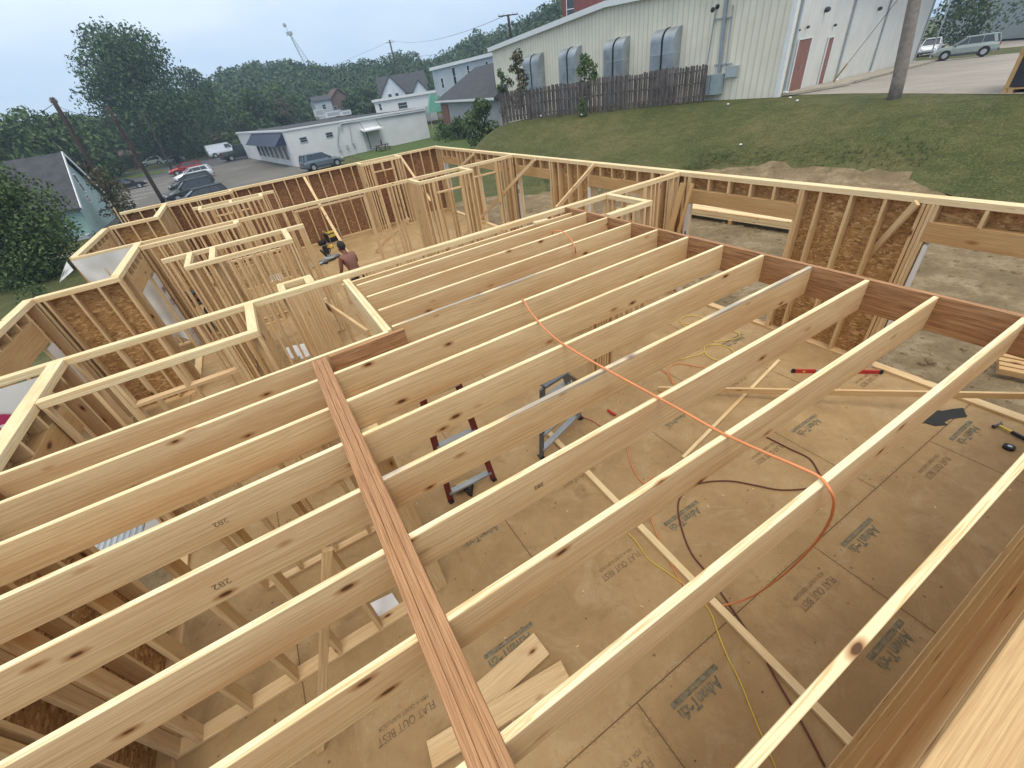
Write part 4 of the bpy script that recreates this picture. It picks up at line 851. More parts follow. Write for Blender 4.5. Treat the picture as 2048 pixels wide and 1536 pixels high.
    # hooded exhaust ducts (galvanised) on the front
    for (px, pt) in (((1055, 1087), 108), ((1128, 1163), 94), ((1220, 1260), 75), ((1317, 1365), 55)):
        y0 = on(px[0], pt, 0, 22).y-10.3; y1 = on(px[1], pt, 0, 22).y-10.3; zt_ = on((px[0]+px[1])/2, pt, 0, 22).z-1.6
        du = thing('duct', None, None, (0, 0, 0)); bpy.data.objects.remove(du)
        hoodp = [(0, zt_)]+[(-.62*math.sin(a), zt_-.62*(1-math.cos(a))) for a in [PI/2*k/7 for k in range(1, 8)]]+[(-.62, -1.2), (0, -1.2)]
        mid = (y0+y1)/2
        for a, b in ((y0, mid+.07), (mid-.07, y1)):
            lo_, hi_ = min(a, b), max(a, b)
            o = MB().prism([(x, lo_, z) for x, z in hoodp], (0, hi_-lo_, 0)).build('exhaust_duct', STEEL, g)
            for zz in (zt_-1.3, zt_-2.3): MB().box(-.645, lo_-.01, zz, -.0, hi_+.01, zz+.05).build('flange', GREYP, o)
        dk = MB(); 
        for (x, z), (x2, z2) in zip(hoodp[:-2], hoodp[1:-1]): dk.bar((x-.012, mid, z+.012), (x2-.012, mid, z2+.012), .10, .05, (-1, 0, .2))
        dk.build('duct_gap', BLACK, g)
    # electrical service
    def fw(px, py): P = on(px, py, 0, 22); return Vector((0, P.y-10.3, P.z-1.6))
    a = fw(1434, 12); b = fw(1412, 147); MB().bar(a+Vector((-.06, 0, 0)), b+Vector((-.06, 0, 0)), .05, .05, (1, 0, 0)).build('conduit', GREYP, g)
    a = fw(1467, 10); b = fw(1452, 140); MB().bar(a+Vector((-.06, 0, 0)), b+Vector((-.06, 0, 0)), .05, .05, (1, 0, 0)).build('conduit', GREYP, g)
    a = fw(1458, -25); b = fw(1440, 145); MB().tube([a+Vector((-.12, 0, 0)), b+Vector((-.12, 0, 0))], .09, 10).build('service_mast', plain('mast_grey', (.24, .28, .33), .5), g)
    for y in (38, 130): a = fw(1430, y); b = fw(1466, y-4); MB().bar(a+Vector((-.05, 0, 0)), b+Vector((-.05, 0, 0)), .05, .07, (1, 0, 0)).build('strut', GREYP, g)
    a = fw(1413, 150); b = fw(1446, 183); mb = MB(); mb.box(-.42, min(a.y, b.y), b.z-.1, -.02, max(a.y, b.y), a.z); o = mb.build('electrical_cabinet', plain('cabinet_grey', (.28, .34, .36), .5), g)
    MB().box(-.44, (a.y+b.y)/2-.01, b.z-.05, -.42, (a.y+b.y)/2+.01, a.z-.05).build('door_seam', DGREY, o)
    a = fw(1460, 132); b = fw(1472, 153); MB().box(-.2, min(a.y, b.y)-.1, b.z, -.02, max(a.y, b.y)+.1, a.z).build('meter_box', GREYP, g)
    for k in range(2):
        a = fw(1447, 12+k*4); MB().ball(a+Vector((-.5, k*.3, 0)), .12, 10, 7).build('flood_light', BLACK, g, True)
metal_building()
def picket_fence():
    A = Vector((14.5, 27.4)); B = Vector((21.3, 14.6)); L = (B-A).length; u = (B-A)/L; g = thing('picket_fence', 'weathered grey wooden picket fence on the edge of the grass bank', 'fence', (A.x, A.y, T(A.x, A.y)))
    pk = MB(); o = Vector((A.x, A.y, T(A.x, A.y))); s_ = 0; i = 0; nn = Vector((-u.y, u.x, 0))
    FM = plain('weathered_picket', (0.105, 0.088, 0.082), .9, var=.45, sc=1.5)
    while s_ < L:
        p = A+u*s_; z = T(p.x, p.y); h = 1.86+random.uniform(-.05, .05)+.05*math.sin(s_*1.7); off = .03 if i % 2 else -.03
        w = random.uniform(.115, .14); b = Vector((p.x, p.y, z+.05))-o-nn*off; c = [b-Vector((u.x, u.y, 0))*w/2, b+Vector((u.x, u.y, 0))*w/2]
        up = Vector((random.uniform(-.01, .01), 0, 1)); q = [c[0], c[1], c[1]+up*(h-.05), c[1]+up*h-Vector((u.x, u.y, 0))*.03, c[0]+up*h+Vector((u.x, u.y, 0))*.03, c[0]+up*(h-.05)]
        pk.prism(q, nn*.02); s_ += .155; i += 1
    pk.build('pickets', FM, g)
    for zz in (.35, 1.0, 1.6):
        m = 12; rl = MB()
        for k in range(m):
            p, q = A+u*(L*k/m), A+u*(L*(k+1)/m); rl.bar(Vector((p.x, p.y, T(p.x, p.y)+zz))-o, Vector((q.x, q.y, T(q.x, q.y)+zz))-o, .03, .08)
        rl.build('rail', FM, g)
    for k in range(7):
        p = A+u*(L*k/6); MB().bar(Vector((p.x, p.y, T(p.x, p.y)-.3))-o, Vector((p.x, p.y, T(p.x, p.y)+1.8))-o, .1, .1, (1, 0, 0)).build('post', FM, g)
picket_fence()
def fixture(px, py, lab, k):
    P = ground(px, py, .0); g = thing('yard_marker', lab, 'marker', tuple(P)); MB().tube([(0, 0, -.05), (0, 0, .18)], .02, 8).build('stake', BLACK, g); MB().ball((0, 0, .2), .07, 8, 6, .6).build('white_top', WHITE, g, True)
fixture(1163, 236, 'small white topped yard light at the fence foot, middle of the bank', 0); fixture(1082, 238, 'small white yard light near the left part of the fence foot', 1); fixture(1017, 243, 'small white yard light at the left end of the fence foot', 2)
for k, (px, py, lab) in enumerate(((1456, 210, 'white cap on the grass before the electrical cabinet'), (1580, 197, 'white lump on the grass at the building corner'), (1594, 203, 'white scrap on the grass right of the building corner'), (1481, 291, 'tiny white scrap in the middle of the grass bank'))):
    P = ground(px, py); tag(MB().ball(P+Vector((0, 0, .04)), .07, 8, 6, .6).build('litter', WHITE), lab, 'litter')
# sidewalk and kerb by the side wall
def walk():
    d = Vector((.969, .246)); n_ = Vector((.246, -.969)); O = Vector((22.3, 10.3)); P = lambda s, t: tuple(O+d*s+n_*t)
    mb = MB()
    for k in range(21):
        q = [P(k*2, -.02), P(k*2+2.0, -.02), P(k*2+2.0, 1.5+.03*k), P(k*2, 1.5+.03*k)]
        if k < 3: q[2] = P(k*2+2, .5+.45*(k+1)-.0); q[3] = P(k*2, .5+.45*k)
        z = [T(x, y)+.14 for x, y in q]; mb.prism([(x, y, T(x, y)+.04) for x, y in q], (0, 0, .12))
    tag(mb.build('pavement', plain('tan_concrete', (.35, .31, .24), .85, var=.1, sc=.8)), kind='structure')
walk()
def utility_pole(lab, base, top, r0, r1, m, arms=(), cans=(), lamp=None, wires=()):
    g = thing('utility_pole', lab, 'utility pole', tuple(base)); o = Vector(base); t_ = Vector(top)-o
    MB().tube([(0, 0, -.3)]+[t_*k/6 for k in range(1, 7)], r0, 12, r1).build('pole', m, g, True)
    for (f, L, dr) in arms:
        c = t_*f; dv = Vector(dr).normalized()*L/2; MB().bar(c-dv, c+dv, .10, .12).build('crossarm', m, g)
        for k in (-.95, -.5, .5, .95): MB().tube([c+dv*k+Vector((0, 0, .05)), c+dv*k+Vector((0, 0, .22))], .045, 6).build('insulator', GREYP, g)
    for (f, dr, s_) in cans:
        c = t_*f+Vector(dr); MB().tube([c, c+Vector((0, 0, s_*.1)), c+Vector((0, 0, s_*.9)), c+Vector((0, 0, s_))], s_*.3, 12).build('transformer', GREYP, g)
    if lamp:
        f, dr = lamp; c = t_*f; e = c+Vector(dr); MB().tube(smooth_path([c, (c+e)/2+Vector((0, 0, .5)), e]), .04, 6).build('lamp_arm', GREYP, g); MB().bar(e, e+Vector(dr).normalized()*.6, .25, .15).build('lamp_head', WHITE, g)
    return g
def upole(lab, b, t, h, r0, r1, m, zlift=0, **k):
    B = ground(*b); best = None
    for s_ in [h]:
        w = ray(*t); f = math.hypot(B.x-CAM.x, B.y-CAM.y)/math.hypot(w.x, w.y)
        # top on the sight line, at the distance of the base
        Tp = CAM+w*f
    return B, Tp, utility_pole(lab, B, Tp, r0, r1, m, **k)
P1 = upole('nearest dark utility pole leaning over the teal house', (240, 425), (103, 195), 9, .24, .18, POLEW, arms=((.965, .5, (1, .3, 0)),))
P2 = upole('second dark utility pole behind the parked cars', (329, 408), (214, 212), 9, .20, .15, POLEW, arms=((.9, .4, (1, .2, 0)),))
P3 = upole('third utility pole beside the white sedan', (345, 342), (284, 222), 9, .16, .11, POLEW)
P4 = upole('pole with a grey transformer in front of the tree wall', (415, 290), (384, 200), 9, .17, .12, POLEG, cans=((.66, (.5, 0, 0), 1.0),))
P5 = upole('thin grey pole among the dark trees', (345, 250), (333, 222), 9, .12, .1, POLEG)
P6 = upole('slim leaning pole left of the nearest pole', (112, 308), (80, 254), 9, .13, .09, POLEG, cans=((.5, (.3, 0, 0), .8),))
P7 = upole('thin pole with a lamp just right of the slim leaning pole', (128, 300), (111, 262), 9, .12, .09, POLEG, lamp=(.5, (1.0, 0, .2)))
P8 = upole('pole with a small transformer behind the white flat building', (612, 222), (596, 175), 9, .13, .09, POLEG, cans=((.55, (.4, 0, 0), .9),))
P9 = upole('tall pole with two crossarms and street lamp behind the white building', (813, 232), (779, 80), 9, .30, .22, POLEW, arms=((.97, 2.4, (1, -.2, 0)), (.84, 3.4, (1, -.2, 0))), lamp=(.42, (-2.6, 0, 1.2)))
P10 = upole('pole stub right of the tall pole with crossarms', (824, 240), (815, 185), 9, .26, .2, POLEW)
b_ = far(1034, 175, 72); w_ = ray(1016, 29); f_ = 72/math.hypot(w_.x, w_.y); t_ = CAM+w_*f_
utility_pole('tee shaped pole with transformers above the metal roof', b_, t_, .22, .16, POLEW, arms=((.99, 2.7, (1, -.2, 0)),), cans=((.5, (-.8, 0, 0), 1.2), (.46, (.9, 0, 0), 1.2))); P11 = (b_, t_)
BR = ground(1790, 196); wt = ray(1842, -60); ft = math.hypot(BR.x-CAM.x, BR.y-CAM.y)/math.hypot(wt.x, wt.y); TR_ = CAM+wt*ft
utility_pole('thick pale grey pole standing on the grass before the side wall', BR, TR_, .235, .20, POLEG)
gy = thing('guy_wire', 'yellow guarded guy wire rising from the pavement to the pole', 'guy wire', tuple(ground(1663, 168))); o_ = Vector(gy.location)
e_ = TR_-o_; MB().tube([(0, 0, 0), e_*.28], .05, 8).build('yellow_guard', plain('faded_yellow', (.48, .36, .16), .6), gy); MB().tube([e_*.28, e_], .012, 6).build('wire', CABLE, gy)
def wire(lab, a, b, sag, r=.02):
    a, b = Vector(a), Vector(b); m = 14; pts = [a.lerp(b, k/m)-Vector((0, 0, sag*4*(k/m)*(1-k/m))) for k in range(m+1)]
    tag(MB().tube(pts, r, 5).build('overhead_wire', CABLE), lab, 'wire', 'overhead wires')
wire('overhead wire from the left edge to the nearest pole', far(-80, 262, 75), P1[1]-Vector((0, 0, .4)), .6, .022)
wire('second overhead wire from the left edge to the nearest pole', far(-80, 245, 75), P1[1]-Vector((0, 0, 1.6)), .5, .018)
wire('overhead wire between the nearest pole and the second pole', P1[1]-Vector((0, 0, .6)), P2[1]-Vector((0, 0, .5)), .5, .018)
wire('overhead wire between the second pole and the third pole', P2[1]-Vector((0, 0, .6)), P3[1]-Vector((0, 0, .3)), .8, .018)
wire('upper wire from the third pole to the transformer pole', P3[1]-Vector((0, 0, .3)), P4[1], .8, .018)
wire('high wire from the transformer pole to the tall crossarm pole', P4[1], P9[1]-Vector((0, 0, .3)), 2.2, .025)
wire('high wire from the tall crossarm pole toward the tee pole', P9[1], P11[1], 1.5, .025)
wire('lower wire from the tall crossarm pole toward the tee pole', P9[1]-Vector((0, 0, 2.6)), P11[1]-Vector((0, 0, 1)), 2.2, .025)
for k in range(4): wire(['top', 'second', 'third', 'lowest'][k]+' wire of the bundle crossing before the grey two storey building', P10[1]-Vector((0, 0, .3+.55*k)), far(985, 148+8*k, 90), .9, .02)
wire('service wire hanging over the teal gable', P1[1]-Vector((0, 0, 1.2)), on(160, 405, 0, -16.3), 2.4, .02)
wire('thin wire at the left edge above the far ridge', far(-60, 290, 110), far(120, 262, 110), .4, .025)
# lattice tower on the ridge
def tower():
    B = far(610, 122, 330); Tp = far(569, 50, 330); g = thing('radio_tower', 'slender lattice radio tower on the wooded ridge', 'tower', tuple(B)); v = Tp-B; hh = v.length
    mid = v*.76; w = 2.2
    for a in range(3):
        c = Vector((math.cos(a*2.094), math.sin(a*2.094), 0)); MB().tube([c*w-v*.1, mid+c*.25], .16, 5).build('leg', GREYP, g)
    lt = MB()
    for k in range(9):
        f0, f1 = k/9*.76, (k+1)/9*.76; r0, r1 = w*(1-f0/.76*.88), w*(1-f1/.76*.88)
        for a in range(3):
            c0 = Vector((math.cos(a*2.094), math.sin(a*2.094), 0)); c1 = Vector((math.cos((a+1)*2.094), math.sin((a+1)*2.094), 0)); lt.bar(v*f0+c0*r0, v*f1+c1*r1, .1, .1)
    lt.build('lattice', GREYP, g); MB().tube([mid, v], .14, 6).build('mast', GREYP, g); MB().tube([mid-Vector((0, 0, .5)), mid+Vector((0, 0, .9))], 1.7, 10).build('antenna_ring', GREYP, g); MB().ball(v, 1.0, 8, 6).build('beacon', GREYP, g)
tower()
# ---------------------------------------------------------------- buildings on the low ground
def vbox(g, nm, x0, x1, y0, y1, z0, z1, m, lab=None):
    o_ = Vector(g.location); o = MB().box(x0-o_.x, y0-o_.y, z0-o_.z, x1-o_.x, y1-o_.y, z1-o_.z).build(nm, m, g)
    if lab: o['label'] = lab
    return o
def win(g, par, c, ux, w, h, nn, frame=WHITE, glass=GLASSD):
    # window with frame on a wall: c world centre, ux along, nn outward
    o_ = Vector(g.location); c = Vector(c)-o_; ux = Vector(ux).normalized(); nn = Vector(nn).normalized(); z = Vector((0, 0, 1)); f = MB()
    for s_ in (-1, 1):
        f.bar(c+ux*s_*w/2-z*(h/2+.04)+nn*.03, c+ux*s_*w/2+z*(h/2+.04)+nn*.03, .09, .06, ux); f.bar(c-ux*w/2+z*s_*h/2+nn*.03, c+ux*w/2+z*s_*h/2+nn*.03, .06, .09)
    f.bar(c-ux*w/2+nn*.03, c+ux*w/2+nn*.03, .04, .05)
    fo = f.build('window', frame, par); MB().prism([c-ux*w/2-z*h/2+nn*.01, c+ux*w/2-z*h/2+nn*.01, c+ux*w/2+z*h/2+nn*.01, c-ux*w/2+z*h/2+nn*.01], nn*.015).build('pane', glass, fo)
    return fo
def white_building():
    Lp = ground(594, 334); Rp = ground(861, 276); Lp.z = Rp.z = -1.5; u = (Rp-Lp); u.z = 0; L = u.length; u /= L; v = Vector((-u.y, u.x, 0)); h = 4.05; D = 36.0
    g = thing('white_flat_building', 'long flat roofed white building with dark awning and door canopy', 'building', tuple(Lp)); z = Vector((0, 0, 1))
    P = lambda a, b, c: u*a+v*b+z*c
    MB().prism([P(0, 0, -.5), P(L, 0, -.5), P(L, 0, h-.25), P(0, 0, h)], v*D).build('wall', WHITE2, g)
    MB().prism([P(.2, .2, h+.004), P(L-.2, .2, h-.245), P(L-.2, D-.2, h-.245), P(.2, D-.2, h+.004)], z*.05).build('roof', SHING, g)
    cap = MB(); cap.bar(P(-.08, .05, h+.08), P(L+.08, .05, h-.17), .34, .18); cap.bar(P(.0, 0, h+.07), P(0, D, h+.07), .3, .2); cap.build('parapet_cap', WHITE, g)
    MB().tube([P(L*.36, -.12, h-1.0), P(L*.36, -.12, h-.42), P(L*.37, -.12, h-.28), P(L, -.12, h-.5)], .10, 8).build('gutter_pipe', GREYP, g)
    MB().tube([P(L*.345, -.1, h-.5), P(L*.30, -.1, 1.5)], .07, 8).build('conduit', GREYP, g); MB().tube([P(L*.42, -.1, h-.5), P(L*.40, -.1, 1.3)], .05, 8).build('conduit', GREYP, g)
    for f, zz, s_ in ((.305, 1.2, .45), (.36, 1.15, .3), (.41, 1.2, .36)): MB().bar(P(L*f, -.12, zz-s_), P(L*f, -.12, zz+s_*.5), s_*.9, .2, (1, 0, 0)).build('meter_box', GREYP, g)
    for f in (.10, .27):
        win(g, g, Lp+P(L*f, 0, h-1.25), u, .9, .55, -v, GREYP)
    fx = .565; dw = 1.15; MB().prism([P(L*fx-dw/2-.9, -.06, .05), P(L*fx+dw/2+.4, -.06, .05), P(L*fx+dw/2+.4, -.06, 2.35), P(L*fx-dw/2-.9, -.06, 2.35)], v*.04).build('door', plain('grey_door', (.42, .41, .39), .6), g)
    MB().bar(P(L*fx-.9, -.1, .2), P(L*fx-.9, -.1, 2.4), .08, .08, (1, 0, 0)).build('drain_pipe', DGREY, g)
    cn = MB(); cn.prism([P(L*fx-1.7, -1.3, 2.42), P(L*fx+1.2, -1.3, 2.42), P(L*fx+1.2, 0, 2.62), P(L*fx-1.7, 0, 2.62)], z*.16); cn.build('door_canopy', WHITE, g)
    for a in (-1.5, 1.0): MB().tube([P(L*fx+a, -1.2, 2.6), P(L*fx+a, -.05, 3.6)], .03, 6).build('canopy_stay', DGREY, g)
    # facade on the short side, facing the lot
    AW = siding('navy_awning', (.028, .04, .075), .8, 'Y', .5, .5)
    aw = MB(); aw.prism([P(0, 1.0, h-.15), P(-1.5, 1.0, h-1.5), P(0, 1.0, h-1.5)], v*21); aw.build('awning', AW, g)
    for k in range(7):
        b = 2.0+k*3.0; o = MB().prism([P(-.05, b, .7), P(-.05, b+1.7, .7), P(-.05, b+1.7, 2.4), P(-.05, b, 2.4)], -u*.03).build('window', WHITE, g); MB().prism([P(-.085, b+.1, .8), P(-.085, b+1.6, .8), P(-.085, b+1.6, 2.3), P(-.085, b+.1, 2.3)], -u*.02).build('pane', GLASSD, o)
    # roof units
    def unit(lab, px, py, w, hgt):
        q = on(px, py, 2, h-1.5+.1); t = thing('roof_unit', lab, 'roof unit', tuple(q), math.atan2(u.y, u.x)); MB().box(-w/2, -.6, 0, w/2, .6, hgt).build('housing', WHITE, t); MB().box(-w/2-.03, -.63, hgt, w/2+.03, .63, hgt+.08).build('lid', GREYP, t); MB().box(-w/2+.15, -.61, .15, w/2-.15, -.6, hgt-.2).build('grille', GREYP, t)
    unit('white square roof unit, leftmost on the flat roof', 640, 232, 2.4, 1.5); unit('wide low roof unit with pale lid', 668, 233, 3.0, .9); unit('small roof unit right of the wide one', 692, 230, 1.8, .7)
white_building()
def picnic_table():
    P = ground(767, 302); g = thing('picnic_table', 'dark wooden picnic table on the grass by the white building', 'picnic table', tuple(P), .25); M_ = plain('dark_stained_wood', (.06, .045, .035), .8)
    MB().box(-.95, -.38, .70, .95, .38, .75).build('table_top', M_, g)
    for s_ in (-1, 1):
        MB().box(-.95, s_*.72-.13, .42, .95, s_*.72+.13, .46).build('bench', M_, g)
        for x in (-.7, .7): MB().bar((x, s_*.2, .70), (x, s_*.72, 0), .05, .1, (1, 0, 0)).build('leg', M_, g)
    for x in (-.7, .7): MB().box(x-.025, -.8, .38, x+.025, .8, .42).build('crossbar', M_, g)
    MB().tube([(0, 0, .75), (0, 0, 1.35)], .09, 8).build('umbrella_stub', M_, g)
picnic_table()
def gable_house(lab, x0, x1, y0, y1, z0, ze, zr, m, rm, axis='x', over=.35, name='house'):
    g = thing(name, lab, 'house', (x0, y0, z0)); dx, dy = x1-x0, y1-y0; he, hr = ze-z0, zr-z0; w = MB()
    if axis == 'x':
        w.prism([(0, 0, -.3), (0, dy, -.3), (0, dy, he), (0, dy/2, hr), (0, 0, he)], (dx, 0, 0))
        s = (hr-he)/(dy/2); r = MB()
        r.prism([(-over, -over, he-s*over+.03), (-over, dy/2, hr+.03), (-over, dy/2, hr+.18), (-over, -over, he-s*over+.18)], (dx+2*over, 0, 0)); r.prism([(-over, dy+over, he-s*over+.03), (-over, dy/2, hr+.03), (-over, dy/2, hr+.18), (-over, dy+over, he-s*over+.18)], (dx+2*over, 0, 0))
    else:
        w.prism([(0, 0, -.3), (dx, 0, -.3), (dx, 0, he), (dx/2, 0, hr), (0, 0, he)], (0, dy, 0))
        s = (hr-he)/(dx/2); r = MB()
        r.prism([(-over, -over, he-s*over+.03), (dx/2, -over, hr+.03), (dx/2, -over, hr+.18), (-over, -over, he-s*over+.18)], (0, dy+2*over, 0)); r.prism([(dx+over, -over, he-s*over+.03), (dx/2, -over, hr+.03), (dx/2, -over, hr+.18), (dx+over, -over, he-s*over+.18)], (0, dy+2*over, 0))
    w.build('wall', m, g); r.build('roof', rm, g); return g
TEAL = siding('teal_lap_siding', (.28, .42, .40), .2, 'Z', .4, .55); MINT = siding('mint_lap_siding', (.40, .54, .52), .2, 'Z', .3, .7)
def teal_house():
    c = at(192, 470, -1.5); X0, Y0 = c.x, c.y; Y1 = Y0+8.6; ze = .62; zr = 3.95
    g = gable_house('teal sided house with dark roof and steep gable at the left edge', X0-11, X0, Y0, Y1, -1.5, ze, zr, TEAL, SHING, 'x', .3)
    o_ = Vector(g.location); ga = MB(); ga.prism([(11.02, .03, -.2), (11.02, 8.57, -.2), (11.02, 8.57, ze+1.5-.05), (11.02, 4.3, zr+1.5-.1), (11.02, .03, ze+1.5-.05)], (.05, 0, 0)); ga.build('gable_wall', MINT, g)
    tr = MB(); e = .32; s_ = (zr-ze)/4.3
    tr.bar((11.34, -.34, ze+1.5-s_*.3+.1), (11.34, 4.3, zr+1.5+.12), .06, .24, (0, 0, 1)); tr.bar((11.34, 8.94, ze+1.5-s_*.3+.1), (11.34, 4.3, zr+1.5+.12), .06, .24, (0, 0, 1)); tr.build('gable_trim', WHITE, g)
    win(g, g, (X0+.07, Y0+4.2, 1.9), (0, 1, 0), .75, 1.3, (1, 0, 0)); win(g, g, (X0+.07, Y0+3.9, .75), (0, 1, 0), .6, .55, (1, 0, 0))
    fo = win(g, g, (X0-2.6, Y0-.02, -.25), (1, 0, 0), 2.6, 1.5, (0, -1, 0))
    mu = MB()
    for k in range(1, 6): mu.bar(Vector((X0-3.9+k*2.6/6, Y0-.05, -1.0))-o_, Vector((X0-3.9+k*2.6/6, Y0-.05, .5))-o_, .03, .03, (1, 0, 0))
    for k in range(1, 4): mu.bar(Vector((X0-3.9, Y0-.05, -1+k*.375))-o_, Vector((X0-1.3, Y0-.05, -1+k*.375))-o_, .03, .03)
    mu.build('muntin', GREYP, fo)
    vbox(g, 'porch_step', X0-5, X0-.2, Y0-.9, Y0-.05, -1.7, -1.25, GREYP); win(g, g, (X0-7.4, Y0-.02, -.2), (1, 0, 0), 1.2, 1.4, (0, -1, 0))
teal_house()
def far_house(lab, px, py, dist, w, d, h, rh, m, rm, axis='x', wins=(), z=-1.5, rz=0.0):
    P = far(px, py, dist); g = gable_house(lab, P.x-w/2, P.x+w/2, P.y, P.y+d, P.z, P.z+h, P.z+h+rh, m, rm, axis)
    for (fx, fz, ww, hh) in wins: win(g, g, (P.x-w/2+w*fx, P.y-.03, P.z+fz), (1, 0, 0), ww, hh, (0, -1, 0))
    return g
WS = siding('white_lap_siding', (.62, .66, .70), .25, 'Z', .3, .75); GS = siding('pale_grey_siding', (.46, .50, .55), .3, 'Z', .3, .75)
def white_house():
    D = 122; A = far(771, 230, D); Bp = far(862, 216, D); u = Bp-A; u.z = 0; L = u.length; u /= L; v = Vector((-u.y, u.x, 0)); z0 = -1.5; A.z = z0
    zp = far(778, 152, D).z-z0; zr2 = far(826, 163, D).z-z0; ze = zp-3.6; g = thing('house', 'white house with dark roof and two front gables behind the low white building', 'house', tuple(A)); z = Vector((0, 0, 1)); P = lambda a, b, c: u*a+v*b+z*c
    MB().prism([P(0, 0, 0), P(0, 9, 0), P(0, 9, ze), P(0, 4.5, zp), P(0, 0, ze)], u*L).build('wall', WS, g)
    for (y0, y1) in ((-.4, 4.5), (9.4, 4.5)): MB().prism([P(-.3, y0, ze-.25), P(-.3, y1, zp+.05), P(-.3, y1, zp+.2), P(-.3, y0, ze-.1)], u*(L+.6)).build('roof', SHING, g)
    for (a, w, hp, yy) in ((0.2, 5.6, zp-.1, -1.6), (6.4, 5.6, zr2, -2.2)):
        he = hp-3.4; o = MB().prism([P(a, yy, 0), P(a+w, yy, 0), P(a+w, yy, he), P(a+w/2, yy, hp), P(a, yy, he)], v*(5.5-yy)).build('front_gable', WS, g)
        for (xa, xb) in ((a-.4, a+w/2), (a+w+.4, a+w/2)): MB().prism([P(xa, yy-.3, he-.4), P(xb, yy-.3, hp+.05), P(xb, yy-.3, hp+.2), P(xa, yy-.3, he-.25)], v*(5-yy)).build('gable_roof', SHING, o)
        for dx in ((-.8, .8) if a < 1 else (0,)): win(g, o, A+P(a+w/2+dx, yy, he-.6), u, .8, 1.6, -v)
white_house()
def flat_block(lab, pa, pb, ptop, dist, dep, m, cap, wins=(), cat='building', name='building', fall=0.0):
    A = far(*pa, dist[0]); B = far(*pb, dist[1]); zb = min(A.z, B.z)-.5; A.z = B.z = zb; u = B-A; L = u.length; u /= L; v = Vector((-u.y, u.x, 0)); wt_ = ray(*ptop); f = math.hypot(A.x-CAM.x, A.y-CAM.y)/math.hypot(wt_.x, wt_.y); h = (CAM+wt_*f).z-zb
    g = thing(name, lab, cat, tuple(A)); z = Vector((0, 0, 1)); P = lambda a, b, c: u*a+v*b+z*c
    MB().prism([P(0, 0, 0), P(L, 0, 0), P(L, 0, h-fall), P(0, 0, h)], v*dep).build('wall', m, g); MB().bar(P(-.2, -.1, h+.1), P(L+.2, -.1, h+.1-fall), .5, .45).build('cornice', cap, g)
    MB().prism([P(0, .3, h+.01), P(L, .3, h+.01-fall), P(L, dep, h+.01-fall), P(0, dep, h+.01)], z*.05).build('roof', SHING, g)
    for (fx, fz, ww, hh) in wins: win(g, g, A+P(L*fx, 0, h*fz), u, ww, hh, -v)
    return g, A, P, L, h
flat_block('low long white building in front of the white house', (752, 222), (893, 200), (749, 203), (112, 104), 10, WHITE, WHITE, ((.08, .5, .6, 1.2), (.4, .35, 2.2, 1.1)))
flat_block('tall pale grey two storey building with white eaves', (872, 186), (1010, 150), (862, 140), (96, 80), 14, GS, WHITE, ((.14, .45, .8, 1.5), (.34, .62, .9, 2.4), (.55, .72, .7, 1.4), (.8, .72, .7, 1.4)), fall=-.2)
def garage():
    A = ground(886, 236); A = far(886, 233, 78); B = far(1000, 232, 52); zb = -.6; A.z = B.z = zb; u = B-A; L = u.length; u /= L; v = Vector((-u.y, u.x, 0)); z = Vector((0, 0, 1)); g = thing('garage', 'low grey garage with dark hipped roof and dark red door', 'garage', tuple(A)); P = lambda a, b, c: u*a+v*b+z*c; h = 3.4
    MB().prism([P(0, 0, -.8), P(L, 0, -.8), P(L, 0, h), P(0, 0, h)], v*9).build('wall', plain('grey_stucco', (.34, .345, .35), .8, var=.08, sc=1), g)
    MB().prism([P(.15, -.03, -.2), P(4.6, -.03, -.2), P(4.6, -.03, h-.4), P(.15, -.03, h-.4)], -v*.05).build('door', RUST, g)
    r = MB(); r.add([P(-.6, -.6, h-.05), P(L+.5, -.6, h-.05), P(L+.5, 9.6, h-.05), P(-.6, 9.6, h-.05), P(6, 4.5, h+3.3), P(L+.5, 4.5, h+3.3), P(-.6, -.6, h+.1), P(L+.5, -.6, h+.1)], [(6, 7, 5, 4), (0, 1, 7, 6), (0, 6, 4, 3), (3, 4, 5, 2), (1, 2, 5, 7), (0, 3, 2, 1)]); r.build('roof', SHING, g)
    MB().bar(P(-.65, -.66, h+.0), P(L+.5, -.66, h+.0), .08, .22).build('fascia', WHITE, g)
garage()
gb, A_, P_, L_, h_ = flat_block('tall red brick building rising behind the metal roof', (1126, 60), (1500, -10), (1130, -90), (62, 52), 14, BRICK, BRICK, ())
o = MB(); q = on(1142, 16, 0, 0)
wv_ = far(1143, 18, 61.2); fo = win(gb, gb, wv_+Vector((0, -.2, 0)), (.8, -.6, 0), 1.3, 1.9, (-.6, -.8, 0))
g = thing('canopy_shelter', 'low open shelter with brown roof on brick posts at the left', 'shelter', tuple(far(200, 340, 132))); o_ = Vector(g.location)
a = far(140, 345, 128); b = far(268, 316, 138); zt_ = far(200, 325, 132).z; u_ = (b-a); u_.z = 0; L_ = u_.length; u_ /= L_; v_ = Vector((-u_.y, u_.x, 0)); a.z = -1.5
for k in range(5):
    p = a+u_*(L_*(.03+.235*k)); MB().bar(p-o_, p-o_+Vector((0, 0, 3.1)), .9, .9, (1, 0, 0)).build('post', RUST, g)
MB().prism([a-o_+Vector((0, 0, 3.0))-v_*1-u_*1.5, a-o_+u_*(L_+1.5)+Vector((0, 0, 3.0))-v_*1, a-o_+u_*(L_-3)+Vector((0, 0, 5.6))+v_*5, a-o_+u_*4+Vector((0, 0, 5.6))+v_*5], Vector((0, 0, -.5))).build('roof', SHINGB, g)
far_house('brown roofed brick house between the trees behind the flat roof', 690, 230, 150, 8, 8, 3.0, 3.2, plain('brown_brick', (.16, .11, .095), .8), SHINGB, 'y', ((.25, 1.8, .9, 1.1),))
